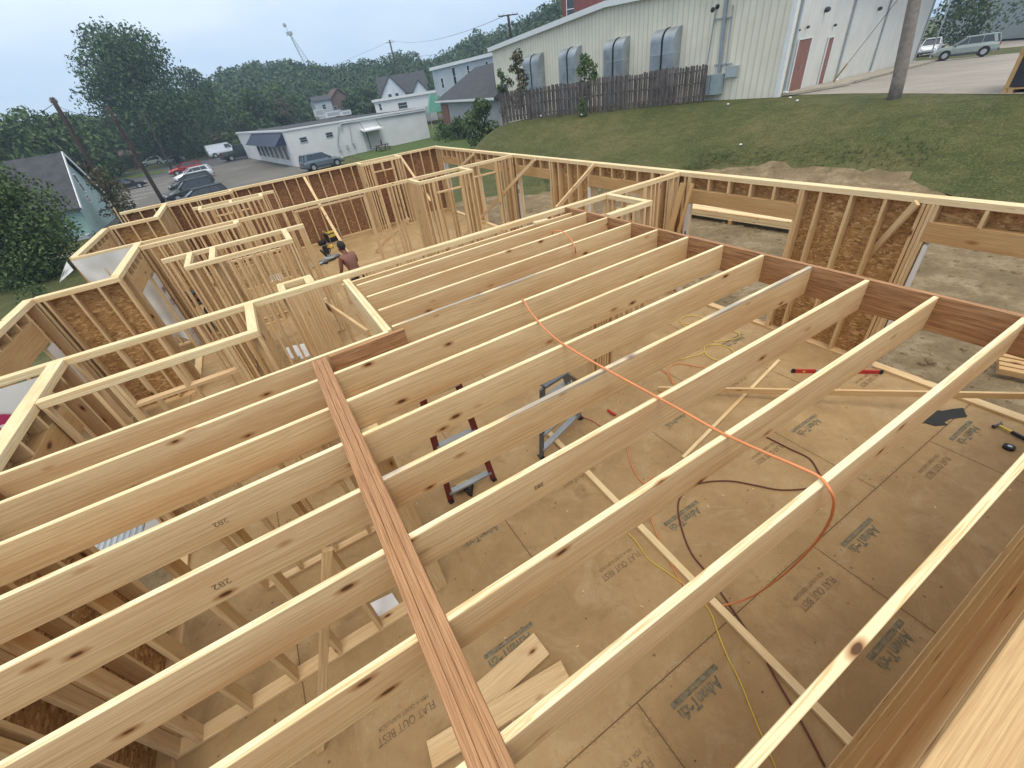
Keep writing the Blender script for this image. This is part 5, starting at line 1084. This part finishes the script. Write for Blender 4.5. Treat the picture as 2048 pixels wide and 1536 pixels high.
far_house('grey house corner left of the brown roofed house', 655, 234, 146, 4.5, 6, 3.8, 1.0, GS, SHING, 'x', ((.5, 2.4, 1.0, 1.1),))
gq, *_ = flat_block('grey industrial building with dark roof band at the far upper right', (1885, 52), (2120, 60), (1893, -14), (112, 96), 30, plain('grey_panel', (.30, .35, .37), .6), plain('dark_band', (.06, .10, .16), .5), ())
# umbrella / green canopy and stair by the low white building
g = thing('green_awning', 'faded green awning beside the dark red door', 'awning', tuple(far(872, 216, 92))); MB().prism([(-1.6, 0, -.6), (1.6, -.4, -.6), (1.3, -.2, 1.6), (-.6, 0, 2.2)], (0, .6, 0)).build('canvas', plain('faded_green', (.16, .38, .30), .7), g)
for x in (-1.4, 1.4): MB().tube([(x, .2, -.6), (x, .2, -3)], .06, 6).build('post', GREYP, g)
# ---------------------------------------------------------------- vehicles
TYRE = BLACK; RIM = plain('alloy_rim', (.45, .46, .47), .35, .6); LAMPR = plain('red_lens', (.35, .02, .02), .25); LAMPW = plain('clear_lens', (.75, .76, .78), .2)
def loft(stations, zs):                                   # body cross sections along x
    mb = MB(); rings = []
    for (x, hw, zb, zm, zt_, tw) in stations: rings.append([(x, -hw*.9, zb), (x, -hw, zb+(zm-zb)*.35), (x, -hw, zm), (x, -tw, zt_), (x, tw, zt_), (x, hw, zm), (x, hw, zb+(zm-zb)*.35), (x, hw*.9, zb)])
    n = 8; vs = [v for r_ in rings for v in r_]; fs = [(i*n+k, i*n+(k+1) % n, (i+1)*n+(k+1) % n, (i+1)*n+k) for i in range(len(rings)-1) for k in range(n)]
    fs += [tuple(range(n)), tuple((len(rings)-1)*n+k for k in reversed(range(n)))]
    return mb.add(vs, fs)
CARS = {}
def car(lab, P, rz, kind, col, tilt=0.0, group=None, metal=.3):
    paint = plain('car_paint_'+lab.split()[0], col, .32, metal, .03, .5)
    g = thing('parked_'+{'suv': 'suv', 'sedan': 'sedan', 'pickup': 'pickup', 'van': 'van', 'hatch': 'hatchback'}[kind], lab, kind if kind != 'hatch' else 'car', tuple(P), rz, group)
    if kind in ('suv', 'hatch'): L, Wd, hood, belt, roof = 4.75, .93, 1.02, 1.10, 1.72 if kind == 'suv' else 1.58; cab = [(-2.28, .0), (-2.05, 1), (-1.2, 1), (.15, .97), (.98, 0)]
    elif kind == 'sedan': L, Wd, hood, belt, roof = 4.7, .90, .86, .95, 1.45; cab = [(-1.75, 0), (-.95, .96), (-.2, 1), (.25, .97), (1.15, 0)]
    elif kind == 'pickup': L, Wd, hood, belt, roof = 5.5, .97, 1.12, 1.16, 1.82; cab = [(-.75, 0), (-.6, .96), (0, 1), (.55, .97), (1.25, 0)]
    else: L, Wd, hood, belt, roof = 5.4, .98, 1.2, 1.25, 2.1; cab = [(-2.66, 0), (-2.6, 1), (-1, 1), (1.0, .98), (1.75, 0)]
    h2 = L/2; rear = belt if kind != 'sedan' else .93
    st = [(-h2, Wd*.80, .42, .62, rear*.86, Wd*.74), (-h2+.12, Wd*.95, .34, .80, rear*.97, Wd*.84), (-h2+.6, Wd, .30, .86, rear, Wd*.90), (-.9, Wd, .27, .86, belt, Wd*.92), (.6, Wd, .27, .85, belt*.99, Wd*.92), (h2-1.15, Wd, .28, .82, hood, Wd*.88), (h2-.45, Wd*.97, .30, .74, hood*.90, Wd*.80), (h2-.08, Wd*.86, .36, .62, hood*.72, Wd*.66), (h2, Wd*.7, .42, .56, hood*.62, Wd*.55)]
    body = loft(st, None).build('body', paint, g, False)
    gl = MB(); rf = MB(); R = []
    for (x, f) in cab: R.append((x, Wd*(.90-.16*f), belt-.03+(roof-.05-belt)*f))
    vs = []; 
    for (x, w_, z_) in R: vs += [(x, -w_, z_), (x, w_, z_)]
    base = [(cab[0][0]-.02, belt-.04), (cab[-1][0]+.05, belt-.04)]
    prof = [(x, z_) for (x, w_, z_) in R]
    nv = []; 
    for (x, w_, z_) in R: nv.append((x, -w_, z_))
    for (x, w_, z_) in R: nv.append((x, w_, z_))
    for (x, w_, z_) in R: nv.append((x, -Wd*.905, belt-.035))
    for (x, w_, z_) in R: nv.append((x, Wd*.905, belt-.035))
    m = len(R); fs = []
    for i in range(m-1): fs += [(i, i+1, m+i+1, m+i), (2*m+i, 2*m+i+1, i+1, i), (m+i, m+i+1, 3*m+i+1, 3*m+i)]
    glm = GLASSD if kind != 'van' else paint
    cabo = gl.add(nv, fs).build('windows' if kind != 'van' else 'cargo_body', glm, g)
    if kind == 'van':
        o = MB().prism([(1.02, -.80, 1.35), (1.72, -.88, 1.32), (1.72, .88, 1.32), (1.02, .80, 1.35)], (0, 0, .01)).build('windscreen_base', GLASSD, g)
        for s_ in (-1, 1): MB().prism([(.35, s_*.93, 1.3), (1.5, s_*.93, 1.3), (1.05, s_*.86, 1.85), (.35, s_*.86, 1.85)], (0, s_*.02, 0)).build('side_window', GLASSD, g)
    # roof skin and pillars in body colour
    i0, i1 = 1, len(R)-2; rp = MB(); w_ = Wd*.76
    rp.prism([(R[i0][0]-.05, -w_, roof-.07), (R[i1][0]+.1, -w_, roof-.09), (R[i1][0]+.1, w_, roof-.09), (R[i0][0]-.05, w_, roof-.07)], (0, 0, .06)); rp.build('roof', paint, g)
    pil = [(R[0], R[1]), (R[-1], R[-2])]
    for (a, b) in pil:
        for s_ in (-1, 1): MB().bar((a[0], s_*(a[1]+.01), a[2]), (b[0], s_*(b[1]+.012), b[2]+.01), .06, .09).build('pillar', paint, g)
    for x in ([-1.0, .0] if kind in ('suv', 'hatch') else ([-.3] if kind in ('sedan', 'pickup') else [])):
        for s_ in (-1, 1): MB().bar((x, s_*(Wd*.912), belt-.03), (x, s_*(Wd*.765), roof-.08), .03, .09, (0, s_, 0)).build('pillar', paint, g)
    if kind in ('suv', 'hatch'):
        for s_ in (-1, 1): MB().bar((-2.0, s_*(Wd*.90), belt-.03), (-1.75, s_*(Wd*.765), roof-.08), .03, .22, (1, 0, 0)).build('pillar', paint, g)
    if kind == 'pickup':
        bd = MB(); bd.box(-h2+.15, -Wd*.78, belt-.02, -.85, Wd*.78, belt+.005); bd.build('bed_floor', BLACK, g)
    wb = (h2-.95, -h2+1.0); rr = .36 if kind != 'sedan' else .33
    for x in wb:
        for s_ in (-1, 1):
            MB().tube([(x, s_*(Wd-.01), rr+.02), (x, s_*(Wd+.006), rr+.02)], rr+.075, 18).build('wheel_arch', BLACK, g)
            wo = MB().tube([(x, s_*(Wd-.22), rr), (x, s_*(Wd+.02), rr)], rr, 20).build('wheel', TYRE, g); MB().tube([(x, s_*(Wd+.02), rr), (x, s_*(Wd+.032), rr)], rr*.62, 14).build('rim', RIM, wo)
    for s_ in (-1, 1):
        MB().box(h2-.22, s_*Wd*.62-.16, hood*.62, h2-.03, s_*Wd*.62+.16, hood*.62+.14).build('headlight', LAMPW, g); MB().box(-h2-.0, s_*Wd*.74-.11, rear*.66, -h2+.14, s_*Wd*.74+.11, rear*.66+.26).build('taillight', LAMPR, g)
        MB().box(.75, s_*(Wd+.02)-.09, belt, .92, s_*(Wd+.02)+.09, belt+.14).build('mirror', paint, g)
    MB().box(h2-.1, -Wd*.8, .33, h2+.05, Wd*.8, .50).build('bumper', DGREY, g); MB().box(-h2-.06, -Wd*.85, .36, -h2+.08, Wd*.85, .54).build('bumper', DGREY, g)
    for s_ in (-1, 1): MB().box(-h2+.9, s_*Wd-.02, .25, h2-.9, s_*Wd+.012, .40).build('rocker_panel', DGREY, g)
    return g
def cpos(px, py): return ground(px, py)
GP = 'cars parked in the row of the lot'
def place(lab, pf, pr, kind, col, group=None, metal=.3, L=None, flip=False):
    # pf/pr: ground points under the front and rear wheels on the visible side
    F, R_ = ground(*pf), ground(*pr); d = F-R_; rz = math.atan2(d.y, d.x); c = (F+R_)/2
    return car(lab, c+Vector((0, 0, .05)), rz, kind, col, group=group, metal=metal)
c1 = ground(1935, 118); car('silver green boxy utility vehicle parked across the driveway', (c1.x+1.5, c1.y+1.0, T(c1.x, c1.y)+.05), math.radians(112), 'suv', (.30, .35, .33))
c2 = ground(1897, 109); car('white pickup nose showing behind the silver green vehicle', (c2.x+1.2, c2.y+2.6, T(c2.x, c2.y)+.05), math.radians(196), 'pickup', (.66, .68, .70))
c3 = ground(650, 338); car('grey blue utility vehicle before the white wall, nose to the right', (c3.x, c3.y+.4, -1.44), math.radians(8), 'suv', (.13, .165, .20))
car('white cargo van behind the dark pickup', tuple(ground(452, 312)), math.radians(8), 'van', (.66, .68, .69)).scale = (1.2,)*3
car('dark green pickup parked at the awning corner', tuple(ground(488, 317)), math.radians(12), 'pickup', (.025, .04, .04)).scale = (1.3,)*3
car('white sedan parked by the street, right one of two', tuple(ground(350, 326)), math.radians(188), 'sedan', (.66, .67, .68))
car('white boxy pickup left of the white sedan', tuple(ground(306, 331)), math.radians(190), 'suv', (.62, .66, .64))
car('red small car, farthest in the parked row', tuple(ground(375, 347)), math.radians(190), 'hatch', (.26, .025, .025), group=GP)
car('white hatchback between the red car and dark cars', tuple(ground(393, 360)), math.radians(192), 'hatch', (.70, .72, .74), group=GP)
car('black car next to the white hatchback, bright roof edge', tuple(ground(388, 377)), math.radians(192), 'hatch', (.03, .036, .04), group=GP)
car('dark green grey car, biggest in the parked row', tuple(ground(388, 396)), math.radians(193), 'suv', (.04, .05, .055), group=GP)
car('black car nearest to the framed wall, only roof visible', tuple(ground(408, 414)), math.radians(193), 'hatch', (.035, .04, .045), group=GP)
car('dark low sedan parked alone left of the second pole', tuple(ground(258, 380)), math.radians(10), 'sedan', (.025, .03, .032))
def shingle_pallet():
    B = ground(2002, 188); g = thing('shingle_pallet', 'tall dark wrapped stack on a wooden pallet frame with yellow straps at the right edge', 'pallet', (B.x+1.2, B.y-1.2, T(B.x, B.y)), 0.0); W_ = HDR
    MB().box(-1.1, -1.1, .18, 1.1, 1.1, 2.35).build('wrapped_stack', plain('dark_shrink_wrap', (.035, .04, .055), .3), g)
    for y in (-1.0, 0, 1.0): MB().box(-1.15, y-.06, .0, 1.15, y+.06, .12).build('bearer', W_, g)
    for k in range(7): MB().box(-1.15+k*.34, -1.12, .12, -1.0+k*.34, 1.12, .16).build('deck_board', W_, g)
    for x in (-1.15, 1.15):
        for y in (-1.15, 1.15): MB().box(x-.05, y-.05, 0, x+.05, y+.05, 2.7).build('corner_post', W_, g)
    for y in (-.35, .5): MB().box(-1.125, y-.04, .17, 1.125, y+.04, 2.37).build('strap', YELLOW, g)
shingle_pallet()
def paint_booth(): pass
# ---------------------------------------------------------------- vegetation
def leaves(mb, c, rad, n, s, flat=0.0, shell=.55):
    c = Vector(c)
    for _ in range(n):
        while True:
            p = Vector((random.uniform(-1, 1), random.uniform(-1, 1), random.uniform(-1, 1)))
            if shell*shell < p.length_squared < 1: break
        q = c+Vector((p.x*rad[0], p.y*rad[1], p.z*rad[2])); a = Vector((random.gauss(0, 1), random.gauss(0, 1), random.gauss(0, 1)-.0)).normalized()
        a = (a+p*.9).normalized(); u_ = a.orthogonal().normalized(); w_ = a.cross(u_); k = s*random.uniform(.6, 1.35); t = random.uniform(0, PI); uu = u_*math.cos(t)+w_*math.sin(t); ww = a.cross(uu)
        mb.add([q-uu*k, q-ww*k*.55+a*k*.12, q+uu*k, q+ww*k*.55+a*k*.12], [(0, 1, 2, 3)])
def raw_build(mb, name, mat, parent=None):
    me = bpy.data.meshes.new(name); me.from_pydata(mb.v, [], mb.f); me.update(); return mk(name, me, mat, parent)
def tree(lab, base, h, w, lobes, n, s, mat, trunk_r=.25, group=None, name='tree', trunk_f=.35, cat='tree', shell=.5, seed=1, dens=1.0, cut=0.0):
    random.seed(seed); g = thing(name, lab, cat, tuple(base), group=group); L = []
    for k in range(lobes):
        f = (k+.5)/lobes; a = random.uniform(0, 2*PI); zr = trunk_f+(1-trunk_f)*f; rr = w*.5*math.sin(PI*min(.97, max(.12, (f*.86+.10))))**.7
        d_ = rr*random.uniform(.25, .75); sz = w*random.uniform(.16, .27)*(1.1-.35*f); L.append((Vector((d_*math.cos(a), d_*math.sin(a), h*zr*.97-sz*.3)), sz))
    tk = MB(); tk.tube([(0, 0, -.3), (random.uniform(-.1, .1), 0, h*.3), (random.uniform(-.2, .2), random.uniform(-.2, .2), h*.62), (0, 0, h*.85)], trunk_r, 8, trunk_r*.25)
    for (c, sz) in L[::2]:
        st = Vector((0, 0, min(c.z*.75, h*.6))); tk.tube([st, st.lerp(c, .5)+Vector((0, 0, -.03*h)), c], trunk_r*.32, 5, trunk_r*.08)
    tk.build('trunk', BARK, g, True); mb = MB(); per = max(4, n//lobes)
    for (c, sz) in L: leaves(mb, c, (sz*random.uniform(.9, 1.4), sz*random.uniform(.9, 1.4), sz*random.uniform(.65, 1.0)), per, s, shell=shell)
    raw_build(mb, 'crown', mat, g); return g
def treepx(lab, px, pb, ptop, wpx, dist, **k):
    # tree whose trunk base lies at a distance along the sight line and whose top reaches a photo height
    B = far(px, pb, dist); B.z = T(B.x, B.y) if k.pop('flat', True) else B.z; w_ = ray(px+k.pop('lean', -(pb-ptop)*.35), ptop); f = math.hypot(B.x-CAM.x, B.y-CAM.y)/math.hypot(w_.x, w_.y); h = (CAM+w_*f).z-B.z
    ww = wpx/FPX*dist*.82; return tree(lab, B, h, ww, k.pop('lobes', 26), k.pop('n', 2600), k.pop('s', .45), k.pop('mat', LEAF_D), **k)
TG = 'trees beyond the parking lot'
treepx('very tall dark broad tree standing out against the sky', 345, 300, 48, 175, 128, lobes=75, n=26000, s=.30, trunk_r=.6, seed=3, group=TG, shell=.3, lean=-62, trunk_f=.28)
treepx('thin feathery treetop right of the tallest tree', 430, 270, 128, 70, 150, lobes=18, n=4000, s=.28, seed=5, group=TG, shell=.2, lean=-40)
for k, (px, pb, pt, w_, d_, m_, lab) in enumerate(((60, 345, 232, 110, 105, LEAF_M, 'bushy green tree left of the slim leaning pole'), (135, 335, 216, 120, 112, LEAF_M, 'rounded green tree behind the nearest pole'), (185, 330, 222, 100, 120, LEAF_D, 'dark tree behind the gap between the two dark poles'),
        (235, 325, 236, 90, 118, LEAF_M, 'mid green tree above the brown shelter roof'), (290, 315, 232, 90, 126, LEAF_D, 'dark tree behind the third pole'), (345, 312, 215, 100, 130, LEAF_D, 'dark tree behind the white sedan'),
        (395, 308, 200, 95, 132, LEAF_B, 'brownish tree behind the transformer pole'), (440, 302, 190, 95, 134, LEAF_D, 'dark tree left of the white van'), (490, 295, 182, 90, 138, LEAF_M, 'green tree above the white van'), (535, 285, 178, 95, 142, LEAF_D, 'dark tree above the navy awning'),
        (585, 262, 165, 80, 160, LEAF_M, 'light green tree behind the flat roof units'), (560, 240, 190, 60, 150, LEAF_B, 'small pale flowering tree behind the flat roof'), (735, 225, 175, 70, 150, LEAF_D, 'dark tree left of the white gabled house'), (712, 228, 190, 60, 145, LEAF_D, 'low dark conifer shaped tree by the brown house'),
        (20, 352, 250, 70, 140, LEAF_D, 'distant dark tree at the left horizon'), (640, 235, 160, 80, 185, LEAF_M, 'tree on the slope behind the small transformer pole'), (900, 190, 130, 60, 130, LEAF_D, 'dark tree touching the tall grey building eaves'))):
    treepx(lab, px, pb, pt, w_, d_+(28 if d_ < 140 and px > 200 else 0), lobes=24, n=5200, s=.36, mat=m_, seed=20+k, group=TG, trunk_r=.3, trunk_f=.12, lean=-(pb-pt)*.22)
# near left yard tree and shrubs
treepx('large bushy green tree in front of the teal house at the left edge', 70, 548, 300, 185, 37.0, lobes=56, n=24000, s=.095, mat=LEAF_M, trunk_r=.22, trunk_f=.12, seed=77, shell=.35, lean=-38)
treepx('bare reddish brown shrub tangle around the nearest pole', 232, 400, 330, 60, 50, lobes=20, n=1500, s=.12, mat=LEAF_B, seed=91, name='shrub', cat='shrub', trunk_r=.08, trunk_f=.1, shell=.2, lean=-20)
treepx('brown leafed shrub behind the teal gable', 182, 372, 322, 50, 60, lobes=16, n=1300, s=.16, mat=LEAF_B, seed=92, name='shrub', cat='shrub', trunk_r=.08, trunk_f=.1, shell=.2, lean=-20)
def fenceplant(lab, px, dist, ptop, w, m_, seed, n=1200, s=.10, f=.25):
    x = on(px, 200, 0, 18.0); B = far(px, 230, dist); B.z = T(B.x, B.y); w_ = ray(px, ptop); ff = math.hypot(B.x-CAM.x, B.y-CAM.y)/math.hypot(w_.x, w_.y); h = (CAM+w_*ff).z-B.z
    tree(lab, B, h, w, 16, n, s, m_, .05, trunk_f=f, seed=seed, shell=.2, name='sapling', cat='sapling')
fenceplant('small green sapling behind the left end of the fence', 1012, 40, 132, 1.2, LEAF_M, 11, 700); fenceplant('tan drying sapling behind the fence at the first duct', 1043, 39.5, 95, 1.9, LEAF_B, 12, 1300); fenceplant('green sapling behind the fence at the second duct', 1172, 37, 105, 1.9, LEAF_M, 13, 1300)
def bush(lab, P, w, h, n, s, m_, seed): tree(lab, P, h, w, 14, n, s, m_, .05, trunk_f=.0, seed=seed, shell=.3, name='bush', cat='bush')
B = far(985, 232, 50); bush('green bush beside the left corner of the metal building', (B.x-1.5, B.y, -1.2), 4.2, 4.3, 2600, .16, LEAF_M, 31)
B = far(910, 240, 66); bush('round green bush below the dark red door', (B.x, B.y, -1.5), 5.5, 2.3, 1700, .18, LEAF_M, 32); B = far(885, 245, 70); bush('lower bush left of the round bush', (B.x, B.y, -1.6), 4, 2.0, 1000, .18, LEAF_M, 33)
B = far(1915, 84, 96); bush('dark ragged evergreen shrub beyond the parked vehicles', (B.x, B.y, B.z-.5), 9.5, 6.5, 2600, .22, LEAF_D, 34)
B = ground(1166, 232); bush('small dark shrub growing at the foot of the fence', tuple(B), .9, 1.1, 500, .06, LEAF_M, 35)
B = at(68, 588, -1.2); bush('weedy plant at the edge of the bare earth on the left', (B.x, B.y, T(B.x, B.y)), 1.5, .7, 450, .06, LEAF_M, 36)
for k, (px, py) in enumerate(((430, 292), (480, 300), (390, 300), (545, 285))):
    B = far(px, py, 143-k); bush(['overgrown brush along the street behind the van', 'green brush right behind the dark pickup', 'tall weeds along the street near the white sedan', 'brush beside the navy awning'][k], (B.x, B.y, -1.6), 13, 4.2, 1400, .4, (LEAF_B, LEAF_M, LEAF_M, LEAF_D)[k], 40+k)
# wooded ridge: terrain body and the wood covering it as one mass
RIDGE = [(-700, 0), (-400, 2), (-160, 5), (-90, 6), (-40, 10)]
def ridge():
    sil = [(-120, 300), (0, 285), (60, 262), (200, 235), (300, 215), (400, 175), (425, 160), (442, 142), (473, 134), (501, 124), (560, 124), (598, 127), (680, 134), (752, 118), (800, 110), (865, 117), (900, 104), (933, 76), (988, 62), (1022, 56), (1066, 34), (1107, 8), (1180, -30), (1300, -75), (1500, -130)]
    D0 = lambda px: 250 if px < 880 else 250-90*ss((px-880)/350)
    tops = []
    for px, py in sil: d_ = D0(px); P = far(px, py, d_); tops.append(P)
    vs = []; rows = 5; n = len(tops)
    for j in range(rows+1):
        f = j/rows
        for (px, py), P in zip(sil, tops):
            d_ = D0(px); base = far(px, py, d_*.62); z = -1.6+(P.z-5.5+1.6)*ss(f)**.9
            q = far(px, py, d_*(.62+.40*f)); vs.append((q.x, q.y, z))
    for P, (px, py) in zip(tops, sil): q = far(px, py, D0(px)*1.5); vs.append((q.x, q.y, -2))
    fs = [(j*n+i, j*n+i+1, (j+1)*n+i+1, (j+1)*n+i) for j in range(rows+1) for i in range(n-1)]
    me = bpy.data.meshes.new('hill'); me.from_pydata(vs, [], fs); me.update(); me.polygons.foreach_set('use_smooth', [True]*len(fs)); tag(mk('hill', me, GRASS2), kind='structure')
    random.seed(5); mb = MB()
    for i in range(n-1):
        seg = sil[i+1][0]-sil[i][0]; cnt = int(max(10, seg*1.25)); 
        for k in range(cnt):
            u = random.random(); v = random.random()**.8; j = min(rows-1, int(v*rows)); fv = v*rows-j; a = Vector(vs[j*n+i]).lerp(Vector(vs[j*n+i+1]), u); b = Vector(vs[(j+1)*n+i]).lerp(Vector(vs[(j+1)*n+i+1]), u); c = a.lerp(b, fv)
            r_ = random.uniform(2.6, 4.6); hh = random.uniform(3.5, 7.5)*(.8 if v > .85 else 1); leaves(mb, c+Vector((0, 0, hh*.55)), (r_, r_, hh*.62), 105, .62, shell=.6)
    raw = raw_build(mb, 'distant_woods', LEAF_F); tag(raw, 'dense dark woods covering the ridge behind the town', 'woods', None, 'stuff')
ridge()

# the damp summer air: far things pale slightly
def haze():
    mb = MB(); mb.box(-740, -100, -6, 740, 960, 95); m = bpy.data.materials.new('summer_haze'); m.use_nodes = True; nt = m.node_tree; nt.nodes.remove(nt.nodes['Principled BSDF'])
    pv = nt.nodes.new('ShaderNodeVolumePrincipled'); pv.inputs['Color'].default_value = (.62, .82, 1.0, 1); pv.inputs['Density'].default_value = 0.0008; pv.inputs['Anisotropy'].default_value = 0.2
    nt.links.new(pv.outputs[0], nt.nodes['Material Output'].inputs['Volume']); tag(mb.build('haze', m), kind='stuff')
haze()

def ground_detail():
    random.seed(11)
    mb = MB(); n = 0
    while n < 1500:
        x = random.uniform(3.2, 12.6-.0*n); y = random.uniform(-1.0, 9.5) if x > 10 else random.uniform(-7, 10); r = random.choice((.02, .03, .03, .05, .08)); z = T(x, y)+.02
        mb.ball((x, y, z), r*random.uniform(.7, 1.3), 6, 4, random.uniform(.4, .8)); n += 1
    tag(mb.build('clods', DIRT), 'small clods and stones strewn over the bare earth', 'clods', None, 'stuff')
    mb = MB()
    for k in range(1100):
        a = random.random(); x, y = [(11.3+4.2*a, random.gauss(8.8, .5)), (random.gauss(15.3, .5), 8.5-8*a), (random.gauss(9.4, .6), 9.5+5*a)][k % 3]; z = T(x, y)
        for q in range(3):
            an = random.uniform(0, 2*PI); h = random.uniform(.1, .32); mb.add([(x, y, z), (x+.03, y+.02, z), (x+math.cos(an)*h*.5, y+math.sin(an)*h*.5, z+h)], [(0, 1, 2)])
    tag(raw_build(mb, 'weeds', LEAF_M), 'ragged weeds along the edge of the bare earth', 'weeds', None, 'stuff')
ground_detail()
